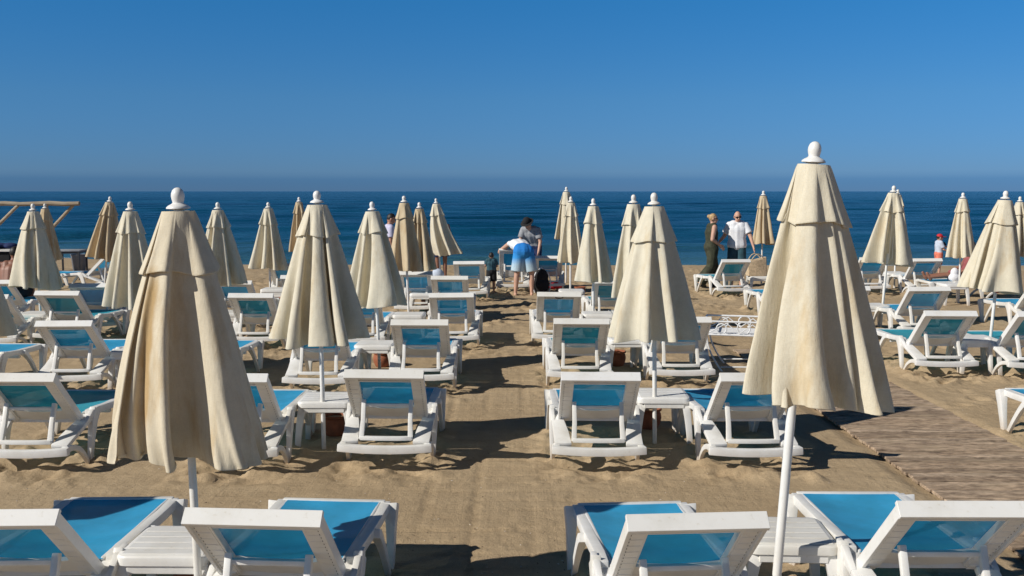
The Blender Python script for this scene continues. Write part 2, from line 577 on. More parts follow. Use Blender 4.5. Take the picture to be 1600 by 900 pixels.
    def mesh(self, name, mats, bevel=0.0, smooth=35, seg=2, remesh=0.0, relax=3):
        me = bpy.data.meshes.new(name)
        me.from_pydata(self.v, [], self.f)
        me.polygons.foreach_set('material_index', self.mi)
        me.update()
        if remesh > 0:
            o = bpy.data.objects.new('tmp', me)
            C.objects.link(o)
            md = o.modifiers.new('r', 'REMESH')
            md.mode = 'VOXEL'
            md.voxel_size = remesh
            sm = o.modifiers.new('s', 'SMOOTH')
            sm.iterations = relax
            sm.factor = 0.5
            dg = bpy.context.evaluated_depsgraph_get()
            me2 = bpy.data.meshes.new_from_object(o.evaluated_get(dg))
            bpy.data.objects.remove(o)
            bpy.data.meshes.remove(me)
            me = me2
            me.name = name
            me.polygons.foreach_set('use_smooth', [True] * len(me.polygons))
            me.materials.clear()
        else:
            bm = bmesh.new()
            bm.from_mesh(me)
            bmesh.ops.recalc_face_normals(bm, faces=bm.faces)
            if bevel > 0:
                ed = [e for e in bm.edges if len(e.link_faces) == 2 and e.calc_face_angle(0) > R(30)]
                bmesh.ops.bevel(bm, geom=ed, offset=bevel, segments=seg, profile=0.6, affect='EDGES', clamp_overlap=True)
            bm.to_mesh(me)
            bm.free()
            if smooth:
                me.polygons.foreach_set('use_smooth', [True] * len(me.polygons))
                me.set_sharp_from_angle(angle=R(smooth))
        for m_ in (mats if isinstance(mats, (list, tuple)) else [mats]):
            me.materials.append(MATS[m_])
        me.update()
        return me

    def build(self, name, mats, parent=None, **kw):
        return link(name, self.mesh(name, mats, **kw), parent)

def link(name, me, parent=None, loc=None):
    o = bpy.data.objects.new(name, me)
    C.objects.link(o)
    if parent is not None:
        o.parent = parent
    if loc is not None:
        o.location = loc
    return o

def empty(name, loc=(0, 0, 0), rz=0.0):
    o = bpy.data.objects.new(name, None)
    o.empty_display_size = 0.2
    C.objects.link(o)
    o.location = loc
    o.rotation_euler = (0, 0, rz)
    return o

def tag(o, label=None, cat=None, group=None, kind=None):
    if label:
        o['label'] = label
    if cat:
        o['category'] = cat
    if group:
        o['group'] = group
    if kind:
        o['kind'] = kind
    return o

def copy_tree(o, parent=None):
    c = o.copy()
    C.objects.link(c)
    if parent is not None:
        c.parent = parent
    for ch in o.children:
        copy_tree(ch, c)
    return c

# ------------------------------------------------------------------ placement tables (pixels of the 1600 x 900 photograph)
# sun loungers: pixel of the middle of the backrest's top edge (height 0.79 m), yaw in degrees, fabric, label
LG = []
def L(px, py, yaw, fab, label, **kw):
    p = at(px, py, 0.79)
    a = R(yaw)
    org = Vector((p.x - math.sin(a) * 0.06, p.y + math.cos(a) * 0.06, 0))
    LG.append(dict(org=org, yaw=a, fab=fab, label=label, **kw))
def LW(x, y, yaw, fab, label, **kw):
    LG.append(dict(org=Vector((x, y, 0)), yaw=R(yaw), fab=fab, label=label, **kw))

L(-19, 795, 1, 'azure', 'sun lounger cut off by the bottom left corner, shadow band across its bed')
L(392, 797, -3, 'azure', 'sun lounger at the bottom edge between the nearest left parasol and the aisle')
L(1091, 808, 4, 'azure', 'sun lounger at the bottom edge right of the aisle, shadow on its foot end')
L(1511, 790, 0, 'azure', 'sun lounger cut off by the bottom right corner in front of the boardwalk')
L(22, 584, 0, 'teal', 'second row sun lounger at the left edge with faded teal mesh')
L(354, 584, 0, 'azure', 'second row sun lounger half hidden behind the nearest left parasol')
L(598, 581, 0, 'azure', 'second row sun lounger beside the aisle, left side, with clear long shadow across the sand')
L(938, 581, 0, 'azure', 'second row sun lounger right of the aisle, beside a white table and pot')
L(1186, 581, 2, 'azure', 'second row sun lounger partly behind the nearest right parasol')
LW(4.80, 7.50, 0, 'azure', 'sun lounger beyond the boardwalk with only its foot end inside the right edge')
LW(-5.85, 10.15, 0, 'azure', 'third row sun lounger at the left edge with only its foot end showing')
L(100, 501, 0, 'azure', 'third row sun lounger on the left with pale mesh, in front of the teal one')
L(300, 501, 0, 'azure', 'third row sun lounger nearly all hidden behind the nearest left parasol')
L(492, 505, 0, 'azure', 'third row sun lounger behind the tall cream parasol left of the aisle')
L(655, 503, 0, 'azure', 'third row sun lounger on the left side of the aisle beside a clay pot')
L(908, 497, 0, 'teal', 'third row sun lounger on the right side of the aisle with teal tinted mesh')
L(1068, 496, 0, 'azure', 'third row sun lounger behind the cream parasol right of the aisle, near the iron stand')
L(1485, 486, 0, 'teal', 'teal mesh sun lounger just beyond the boardwalk, in full view on the right')
L(1632, 489, 0, 'teal', 'sun lounger at the right edge beside the leaning parasol, only its left side showing')
L(88, 457, 0, 'teal', 'fourth row sun lounger with dark teal mesh behind the pale one on the left')
L(-22, 460, 0, 'teal', 'fourth row sun lounger at the left edge beside a white table')
L(391, 459, 0, 'teal', 'fourth row sun lounger with teal mesh between two parasols left of centre')
L(558, 460, 0, 'azure', 'fourth row sun lounger hidden behind the grey cream parasol left of the aisle')
L(706, 458, 0, 'azure', 'fourth row sun lounger left of the aisle, front one of two lined up close together')
L(873, 456, 0, 'azure', 'fourth row sun lounger right of the aisle with a notched top bar', notch=True)
L(1010, 456, 0, 'teal', 'fourth row sun lounger hidden behind the pair of parasols right of the aisle')
L(1453, 448, 0, 'azure', 'blue mesh sun lounger right behind the teal one beyond the boardwalk')
L(1326, 449, 0, 'azure', 'sun lounger almost hidden behind the nearest right parasol, corner of its backrest showing')
LW(8.10, 14.95, 0, 'azure', 'sun lounger at the right edge behind the leaning parasol, seen from its foot side')
L(-12, 436, 0, 'azure', 'fifth row sun lounger at the left edge in front of the shirtless man')
LW(-6.30, 14.85, 0, 'azure', 'sun lounger left of centre with a white bag on its bed')
L(362, 437, 0, 'azure', 'fifth row sun lounger behind the left middle parasol, support frame showing')
L(466, 430, 0, 'azure', 'fifth row sun lounger hidden by the tall cream parasol, left corner showing')
L(702, 431, 0, 'azure', 'fifth row sun lounger left of the aisle, behind two in line')
L(648, 425, 0, 'azure', 'sun lounger behind the tan parasol with dark shade on its mesh')
L(957, 437, 0, 'teal', 'fifth row sun lounger behind the pale parasol right of the aisle')
L(733, 409, 0, 'azure', 'back row sun lounger beside the small child')
LW(0.02, 20.95, 0, 'azure', 'back row sun lounger with its backrest raised by the bending man', raised=True)
LW(.77, 21.15, 0, 'azure', 'back row sun lounger behind the black backpack')
L(444, 412, 0, 'azure', 'back row sun lounger left of centre between two parasols')
L(1150, 405, 8, 'teal', 'back row sun lounger in front of the walking couple')
LW(4.63, 16.75, 0, 'azure', 'sun lounger left of the nearest right parasol with only its foot end showing')
L(1367, 403, 0, 'azure', 'back row sun lounger behind the leaning pole parasol on the right')
L(1450, 403, 0, 'azure', 'back row sun lounger in front of the boy in the red cap')
LW(9.75, 20.0, 90, 'azure', 'sun lounger turned sideways with a person sitting on it, right side')
LW(-8.72, 21.6, 78, 'azure', 'sun lounger turned sideways near the bin on the left')

# parasols: finial pixel, distance, base pixel x (or None), canopy material, radius, label, resolution
UM = []
def U(px, py, d, bx, mat, label, R0=0.39, res=64, L0=1.13, **kw):
    top = atY(px, py, d)
    bxw = top.x if bx is None else bx
    UM.append(dict(top=top, bx=bxw, mat=mat, R0=R0, res=res, L0=L0, label=label, **kw))

U(277, 293, 4.62, -1.50, 'cream', 'closed cream parasol nearest the camera on the left, brown streak in its fold', R0=0.365, seed=3, var='near_left', turn=0.0, L0=1.15, drop=0.05, streak=True)
U(1274, 221, 4.70, 1.275, 'cream', 'tallest closed cream parasol, nearest the camera on the right', R0=0.395, seed=9, var='near_right', turn=0.0, L0=1.12, pole=0.022, red=True, hang=.115)
U(-690, 300, 4.60, None, 'cream', 'closed parasol outside the left edge casting the shadow band', seed=5)
U(495, 298, 8.20, -1.58, 'ivory', 'closed cream parasol left of the aisle, second from the camera', R0=0.41, res=112, seed=21)
U(1022, 301, 8.38, 1.225, 'ivory', 'closed ivory parasol right of the aisle, second from the camera', R0=0.40, res=112, seed=34)
U(-68, 302, 8.30, None, 'ivory', 'closed parasol at the left edge with only its hem showing', R0=0.39, seed=8)
U(581, 315, 11.75, -1.58, 'ivory', 'closed greyish cream parasol left of the aisle, tilted right', R0=0.41, res=96, seed=41)
U(203, 315, 11.7, None, 'ivory', 'closed cream parasol just left of the nearest left one', R0=0.345, res=96, seed=12)
U(990, 304, 12.0, None, 'ivory', 'narrow closed ivory parasol tucked behind the second one right of the aisle', R0=0.30, seed=17)
U(1572, 298, 12.2, 5.90, 'cream', 'closed cream parasol leaning right at the right edge', R0=0.385, res=96, seed=55, red=True)
U(51, 318, 14.6, -6.95, 'ivory', 'closed cream parasol on the far left in front of the wooden frame', R0=0.36, seed=61)
U(340, 316, 14.8, None, 'ivory', 'closed cream parasol with strong pleats right of the nearest left one', R0=0.38, seed=65)
U(927, 310, 14.8, 1.22, 'ivory', 'closed ivory parasol with even pleats right of the backpack', R0=0.30, seed=70)
U(631, 306, 16.4, -1.71, 'tan', 'closed tan parasol left of the aisle, front one of three in a cluster', R0=0.30, seed=74)
U(655, 316, 17.9, -1.62, 'tan', 'narrow closed tan parasol, middle one of the cluster left of the aisle', R0=0.26, seed=75)
U(681, 310, 21.6, -1.54, 'cream', 'closed cream parasol tilted right, rightmost of the cluster left of the aisle', R0=0.33, seed=78, leanx=0.22)
U(419, 316, 18.4, None, 'ivory', 'small closed cream parasol left of the tall second parasol', R0=0.37, seed=80)
U(467, 308, 22.6, None, 'tan', 'narrow closed tan parasol peeking out behind the tall second parasol', R0=0.25, seed=83)
U(172, 307, 19.4, -8.0, 'tan', 'closed tan parasol leaning right above the sideways lounger', R0=0.36, seed=86)
U(70, 318, 21.5, None, 'tan', 'dark tan closed parasol right behind the far left cream one', R0=0.29, seed=88)
U(892, 307, 18.6, None, 'cream', 'closed cream parasol beside the backpack, front one of two overlapping', R0=0.27, seed=90)
U(885, 292, 23.4, None, 'cream', 'taller closed parasol behind the one beside the backpack', R0=0.30, seed=91)
U(1193, 298, 23.2, None, 'tan', 'small closed tan parasol beside the walking couple', R0=0.27, seed=93)
U(1397, 290, 15.7, 5.86, 'cream', 'closed cream parasol with a leaning pole right of the nearest right one', R0=0.395, seed=95)
U(1403, 296, 21.8, None, 'cream', 'closed parasol whose tip peeks out behind the leaning pole one', R0=0.28, seed=96)
U(1505, 301, 19.2, None, 'cream', 'closed cream parasol right of the boy in the red cap', R0=0.28, seed=98)
U(1594, 307, 20.5, None, 'cream', 'closed cream parasol cut by the right edge, behind the leaning one', R0=0.30, seed=99)

# side tables: pixel of the table top's middle, height 0.40 m
TB = [
    (276, 845, 0, 'white side table at the bottom edge beside the nearest left parasol pole'),
    (1226, 830, -4, 'white side table at the bottom edge beside the nearest right parasol pole'),
    (513, 620, 2, 'white side table under the tall second parasol left of the aisle'),
    (1033, 614, 0, 'white side table by the pole of the second parasol right of the aisle'),
    (588, 536, 0, 'white side table under the greyish cream parasol left of the aisle'),
    (978, 527, 0, 'white side table half hidden behind the second parasol right of the aisle'),
    (214, 545, 0, 'white side table hidden behind the nearest left parasol, edge showing'),
    (640, 490, 0, 'white side table beside the two loungers lined up left of the aisle'),
    (934, 489, 0, 'white side table right of the notched lounger'),
    (58, 491, 0, 'white side table left of the dark teal lounger'),
    (358, 487, 0, 'white side table right of the nearest left parasol, beside the teal lounger'),
    (662, 458, 0, 'white side table under the tan parasols left of the aisle'),
    (430, 451, 0, 'white side table under the small parasol left of the tall one'),
    (893, 453, 0, 'white side table beside the backpack'),
    (1362, 474, 0, 'white side table right of the nearest right parasol'),
    (1522, 528, 0, 'white side table between two teal loungers beyond the boardwalk'),
    (1488, 443, 0, 'white side table at the feet of the sitting person'),
    (1396, 425, 0, 'white side table behind the leaning pole parasol'),
    (1186, 431, 0, 'white side table carrying the straw bag'),
]
# clay pots: pixel of the ground contact
PT = [
    (525, 678, 'clay pot under the table left of the aisle, second row'),
    (1013, 668, 'clay pot under the table right of the aisle, second row'),
    (598, 572, 'clay pot beside the greyish cream parasol pole'),
    (963, 571, 'clay pot left of the second parasol right of the aisle'),
    (361, 513, 'clay pot right of the nearest left parasol'),
    (641, 515, 'clay pot below the table in the fourth row left of the aisle'),
    (668, 487, 'clay pot beside the tan parasol poles'),
    (434, 481, 'clay pot left of the tall second parasol'),
    (906, 462, 'clay pot below the table beside the backpack'),
    (307, 925, 'dark clay pot under the table at the bottom left'),
]

# ------------------------------------------------------------------ terrain
rng = np.random.default_rng(7)

def vnoise(x, y, seed=0):
    """smooth value noise on arrays"""
    xi = np.floor(x).astype(np.int64)
    yi = np.floor(y).astype(np.int64)
    xf, yf = x - xi, y - yi
    u = xf * xf * (3 - 2 * xf)
    v = yf * yf * (3 - 2 * yf)

    def h(a, b):
        n = (a * 374761393 + b * 668265263 + seed * 1442695041) & 0xffffffff
        n = ((n ^ (n >> 13)) * 1274126177) & 0xffffffff
        n = n ^ (n >> 16)
        return (n & 0xffff) / 65535.0
    return (h(xi, yi) * (1 - u) + h(xi + 1, yi) * u) * (1 - v) + (h(xi, yi + 1) * (1 - u) + h(xi + 1, yi + 1) * u) * v

def fbm(x, y, o=4, seed=0):
    a, s, t = 0.5, 0.0, 0.0
    for i in range(o):
        s = s + a * vnoise(x, y, seed + i * 17)
        t += a
        x, y, a = x * 2.03 + 3.1, y * 2.03 + 1.7, a * 0.5
    return s / t

def shore_y(x):
    """distance of the waterline"""
    return 32.0 + 1.4 * (vnoise(x / 7.0 + 3.3, x * 0 + 0.5, 5) - 0.5) + np.clip((-x - 9) / 8.0, 0, 1.3) * 4.5

SEA_Z = -0.25
WALK_X0, WALK_X1 = 3.01, 4.26

def base_h(x, y):
    x = np.asarray(x, float)
    y = np.asarray(y, float)
    sy = shore_y(x)
    t = np.clip((y - (sy - 5.0)) / 5.0, 0, 4)
    drop = np.where(t < 1, SEA_Z * t * t, SEA_Z + SEA_Z * 2 * (t - 1))
    h = 0.016 * (fbm(x * 0.8, y * 0.8, 3, 2) - 0.5) + drop
    # hollows and clods around the lounger feet, raked smooth elsewhere
    m = np.zeros_like(h)
    for q in LG:
        c, s = math.cos(q['yaw']), math.sin(q['yaw'])
        dx, dy = x - q['org'].x, y - q['org'].y
        lx = dx * c + dy * s
        ly = -dx * s + dy * c
        e = np.clip(1.18 - np.maximum(np.abs(lx) / 0.44, np.abs(ly - 0.55) / 0.80), 0, 0.30) / 0.30
        m = np.maximum(m, e)
    far = np.clip((y - 12.5) / 3.0, 0, 1) * np.clip((shore_y(x) - 3 - y) / 2.0, 0, 1)
    far = far * np.where(np.abs(x + 0.1) < 0.8, 0.35, 1.0)
    far = np.maximum(far, np.clip((x - 4.3) / 0.5, 0, 1) * 0.7)
    clod = fbm(x * 5.2, y * 5.2, 4, 11) - 0.50
    clod = clod + 0.35 * np.abs(fbm(x * 7.0, y * 7.0, 3, 19) - 0.5)
    clod = np.where(clod > 0, clod, clod * 0.75)
    h = h + clod * (0.15 * m + 0.045 * far) + (fbm(x * 19, y * 19, 2, 23) - .5) * (.030 * m + .016 * far + .0035)
    # the boardwalk lies in a flat bed
    bx = np.clip(1.2 - np.abs(x - (WALK_X0 + WALK_X1) / 2) / ((WALK_X1 - WALK_X0) / 2), 0, 0.2) / 0.2
    by = np.clip((14.6 - y) / 0.6, 0, 1)
    k = bx * by
    h = h * (1 - k) + k * (-0.030 + 0.09 * np.clip(fbm(x * 1.7, y * 1.7, 3, 31) - 0.60, 0, 1))
    return h

def ground(x, y):
    return float(base_h(np.array([x]), np.array([y]))[0])

def terrain():
    xs_in = np.arange(-6.2, 6.2, 0.034)
    xo = [6.2]
    st = 0.05
    while xo[-1] < 400:
        xo.append(xo[-1] + st)
        st *= 1.06
    xo = np.array(xo)
    xs = np.concatenate([-xo[::-1], xs_in[1:], xo])
    ys = np.concatenate([np.array([-300, -100, -40, -15, -5, 0, 1.5, 2.5, 3.2]), np.arange(3.6, 5.2, 0.08), np.arange(5.2, 13.0, 0.030), np.arange(13.0, 24.0, 0.055), np.arange(24, 38, 0.12), np.array([40, 44, 50, 70])])
    X, Y = np.meshgrid(xs, ys)
    Z = base_h(X, Y)
    # footprints: small dents with a raised rim
    def dent(cx, cy, a, l, wdt, dep):
        i0, i1 = np.searchsorted(xs, [cx - l * 1.8, cx + l * 1.8])
        j0, j1 = np.searchsorted(ys, [cy - l * 1.8, cy + l * 1.8])
        if i1 - i0 < 2 or j1 - j0 < 2:
            return
        gx, gy = X[j0:j1, i0:i1] - cx, Y[j0:j1, i0:i1] - cy
        u = (gx * math.cos(a) + gy * math.sin(a)) / l
        v = (-gx * math.sin(a) + gy * math.cos(a)) / wdt
        r2 = u * u + v * v
        Z[j0:j1, i0:i1] += dep * (-np.exp(-r2 * 2.2) + 0.55 * np.exp(-(np.sqrt(r2) - 1.25) ** 2 * 7))
    rnd = random.Random(4)
    for k in range(2600):
        cy = rnd.uniform(12.5, 28.5)
        cx = rnd.uniform(-13, 13)
        if WALK_X0 - .2 < cx < WALK_X1 + .2 and cy < 14.6:
            continue
        dent(cx, cy, rnd.uniform(0, 3.14), rnd.uniform(.12, .2), rnd.uniform(.07, .11), rnd.uniform(.012, .035))
    for k in range(130):                                   # beyond the boardwalk
        cx, cy = rnd.uniform(4.5, 8), rnd.uniform(6, 12.5)
        dent(cx, cy, rnd.uniform(0, 3.14), rnd.uniform(.1, .18), rnd.uniform(.06, .1), rnd.uniform(.01, .028))
    for k in range(45):                                    # a few on the raked sand
        cx, cy = rnd.uniform(-5, 2.8), rnd.uniform(5.4, 12.5)
        dent(cx, cy, rnd.uniform(0, 3.14), rnd.uniform(.06, .12), rnd.uniform(.03, .05), rnd.uniform(.003, .007))
    for cx, cy in ((-.30, 5.75), (-.27, 6.6), (.05, 6.2)):
        dent(cx, cy, 1.5, .11, .045, .010)
    # drag lines
    for cy in np.arange(5.3, 12.5, 0.21):
        j = np.searchsorted(ys, cy)
        x0 = rnd.uniform(-1.2, 0.2)
        x1 = x0 + rnd.uniform(0.5, 1.6)
        wgt = np.clip((xs - x0) / .2, 0, 1) * np.clip((x1 - xs) / .2, 0, 1)
        Z[j] -= 0.011 * wgt * (0.5 + vnoise(xs * 9, xs * 0, int(cy * 10)))
    for cx in (-0.26, 0.42, -0.62, 0.1):
        i = np.searchsorted(xs, cx)
        wgt = np.clip((ys - 5) / .4, 0, 1) * np.clip((12.4 - ys) / .6, 0, 1) * vnoise(ys * 1.5, ys * 0, int(cx * 100) + 500)
        Z[:, i] -= 0.013 * wgt
    nx, ny = len(xs), len(ys)
    me = bpy.data.meshes.new('beach')
    me.vertices.add(nx * ny)
    co = np.stack([X.ravel(), Y.ravel(), Z.ravel()], 1).astype(np.float32)
    me.vertices.foreach_set('co', co.ravel())
    idx = np.arange(nx * ny).reshape(ny, nx)
    q = np.stack([idx[:-1, :-1], idx[:-1, 1:], idx[1:, 1:], idx[1:, :-1]], -1).reshape(-1, 4)
    me.loops.add(q.size)
    me.loops.foreach_set('vertex_index', q.ravel().astype(np.int32))
    me.polygons.add(len(q))
    me.polygons.foreach_set('loop_start', (np.arange(len(q)) * 4).astype(np.int32))
    me.update(calc_edges=True)
    me.polygons.foreach_set('use_smooth', [True] * len(q))
    wet = np.clip((Y - (shore_y(X) - 2.0)) / 1.3, 0, 1) 
    at_ = me.attributes.new('wet', 'FLOAT', 'POINT')
    at_.data.foreach_set('value', wet.ravel().astype(np.float32))
    me.materials.append(MATS['sand'])
    o = link('beach_sand', me)
    tag(o, kind='structure')
terrain()

def sea():
    ys = [24.0]
    st = 0.16
    while ys[-1] < 90000:
        ys.append(ys[-1] + st)
        st = max(st, ys[-1] * 0.0060) if ys[-1] < 400 else st * 1.12
    ys = np.array(ys)
    s = np.linspace(-1.6, 1.6, 420)
    S, Y = np.meshgrid(s, ys)
    X = S * (Y + 6)
    sy = shore_y(X)
    dist = Y - sy
    amp = np.clip(dist / 10, 0.12, 1.0) * np.clip(1.5 - Y / 420, 0, 1)
    Z = np.full_like(X, SEA_Z)
    rnd = random.Random(3)
    for lam, a in ((17, .085), (11, .055), (7.5, .045), (4.6, .028), (3.1, .018), (2.1, .011)):
        for k in range(2):
            th = R(rnd.uniform(68, 112))
            ph = rnd.uniform(0, 6.28)
            warp = 2.2 * fbm(X / (lam * 2.2), Y / (lam * 2.2), 2, int(lam * 10) + k)
            w_ = np.sin(2 * math.pi * (X * math.cos(th) + Y * math.sin(th)) / lam + ph + warp * 2)
            Z += amp * a * (0.5 + fbm(X / 23, Y / 23, 2, k + int(lam))) * w_ * np.clip(2.2 - (Y * 0.006) * 6 / lam, 0, 1)
    # last low swell before the beach
    Z += 0.16 * np.exp(-((dist - 3.2 - 1.2 * (vnoise(X / 5, X * 0, 77) - .5)) / 0.55) ** 2) * np.clip(fbm(X / 6, X * 0, 2, 91) * 2.0 - .6, 0, 1)
    nx, ny = len(s), len(ys)
    me = bpy.data.meshes.new('sea')
    me.vertices.add(nx * ny)
    me.vertices.foreach_set('co', np.stack([X.ravel(), Y.ravel(), Z.ravel()], 1).astype(np.float32).ravel())
    idx = np.arange(nx * ny).reshape(ny, nx)
    q = np.stack([idx[:-1, :-1], idx[:-1, 1:], idx[1:, 1:], idx[1:, :-1]], -1).reshape(-1, 4)
    me.loops.add(q.size)
    me.loops.foreach_set('vertex_index', q.ravel().astype(np.int32))
    me.polygons.add(len(q))
    me.polygons.foreach_set('loop_start', (np.arange(len(q)) * 4).astype(np.int32))
    me.update(calc_edges=True)
    me.polygons.foreach_set('use_smooth', [True] * len(q))
    a1 = me.attributes.new('shallow', 'FLOAT', 'POINT')
    a1.data.foreach_set('value', np.clip(1 - dist / 30, 0, 1).ravel().astype(np.float32))
    a2 = me.attributes.new('foam', 'FLOAT', 'POINT')
    fo = np.exp(-((dist - 0.1) / 0.45) ** 2) * (0.55 + 0.75 * fbm(X / 3.5, X * 0, 3, 41))
    fo = np.maximum(fo, 0.75 * np.exp(-((dist - 3.0) / 0.25) ** 2) * np.clip(fbm(X / 5, X * 0, 2, 57) * 3 - 1.5, 0, 1))
    a2.data.foreach_set('value', fo.ravel().astype(np.float32))
    me.materials.append(MATS['sea_water'])
    tag(link('sea', me), kind='structure')
sea()

# small shells, pebbles and crumbs of dry weed lying about
def litter():
    g = np.random.default_rng(5)
    for nm, col, n_, lab in (('shell_bits', 'pale_bits', 700, None), ('weed_crumbs', 'dark_bits', 700, None)):
        m = MB()
        dd_ = 5.3 + 21 * g.random(n_) ** 1.6
        xx_ = (g.random(n_) - .5) * 1.15 * dd_
        zz_ = base_h(xx_, dd_)
        for k in range(n_):
            d, x = float(dd_[k]), float(xx_[k])
            if WALK_X0 - .05 < x < WALK_X1 + .05 and d < 13.6:
                continue
            z = float(zz_[k])
            r_ = g.uniform(.003, .0065)
            a = g.uniform(0, 6.28)
            c_, s_ = math.cos(a), math.sin(a)
            lx_ = r_ * g.uniform(.8, 1.8)
            pts = [(lx_, 0, 0), (0, r_ * .7, 0), (-lx_, 0, 0), (0, -r_ * .7, 0), (0, 0, r_ * .6), (0, 0, -r_ * .6)]
            m.add([(x + px_ * c_ - py_ * s_, d + px_ * s_ + py_ * c_, z + pz_ + r_ * .2) for px_, py_, pz_ in pts], [(0, 1, 4), (1, 2, 4), (2, 3, 4), (3, 0, 4), (1, 0, 5), (2, 1, 5), (3, 2, 5), (0, 3, 5)])
        tag(m.build(nm, col, None, smooth=0), kind='stuff', label='pale shell bits scattered over the sand' if nm == 'shell_bits' else 'dark dry weed crumbs scattered over the sand')
mat_simple('pale_bits', (0.62, 0.56, 0.47), 0.7, 0.2)
mat_simple('dark_bits', (0.09, 0.06, 0.04), 0.9, 0.3)
litter()

# ------------------------------------------------------------------ boardwalk
def boardwalk():
    base = MB()
    for x in (WALK_X0 + .12, WALK_X1 - .12):
        base.box((x, 8.3, -0.045), (0.06, 10.0, 0.05))
    o = base.build('boardwalk', 'weathered_board', bevel=0.004)
    tag(o, kind='structure')
    rnd = random.Random(12)
    meshes = []
    for k in range(6):
        m = MB()
        n = 9
        wd = 0.090
        vs_ = []
        for i in range(n):
            x = -0.625 + 1.25 * i / (n - 1)
            dz = 0.004 * math.sin(i * 1.3 + k) * rnd.uniform(.3, 1)
            e0, e1 = rnd.uniform(-.003, .003), rnd.uniform(-.003, .003)
            vs_ += [(x, -wd / 2 + e0, -0.012 + dz), (x, wd / 2 + e1, -0.012 + dz), (x, wd / 2 + e1, 0.012 + dz + rnd.uniform(-.001, .001)), (x, -wd / 2 + e0, 0.012 + dz)]
        fs = []
        for i in range(n - 1):
            for q in range(4):
                q2 = (q + 1) % 4
                fs.append((i * 4 + q, i * 4 + q2, i * 4 + 4 + q2, i * 4 + 4 + q))
        fs += [(3, 2, 1, 0), (n * 4 - 4, n * 4 - 3, n * 4 - 2, n * 4 - 1)]
        m.add(vs_, fs)
        meshes.append(m.mesh('plank', 'weathered_board', bevel=0.003, seg=1))
    y = 3.3
    while y < 13.4:
        p = link('plank', meshes[rnd.randrange(6)], o, ((WALK_X0 + WALK_X1) / 2 + rnd.uniform(-.005, .005), y, 0.004 + rnd.uniform(-.004, .004)))
        p.rotation_euler = (R(rnd.uniform(-1.2, 1.2)), R(rnd.uniform(-.3, .3)), R(rnd.uniform(-.5, .5)))
        y += 0.107 + rnd.uniform(-.003, .004)
    return o
boardwalk()

# ------------------------------------------------------------------ sun lounger
def bez(p0, p1, p2, n=6):
    p0, p1, p2 = Vector(p0), Vector(p1), Vector(p2)
    return [(1 - t) ** 2 * p0 + 2 * t * (1 - t) * p1 + t * t * p2 for t in [i / (n - 1) for i in range(n)]]

HINGE = Vector((0, .41, .335))

def back_dir(alpha):
    return Vector((0, -math.cos(alpha), math.sin(alpha))), Vector((0, -math.sin(alpha), -math.cos(alpha)))

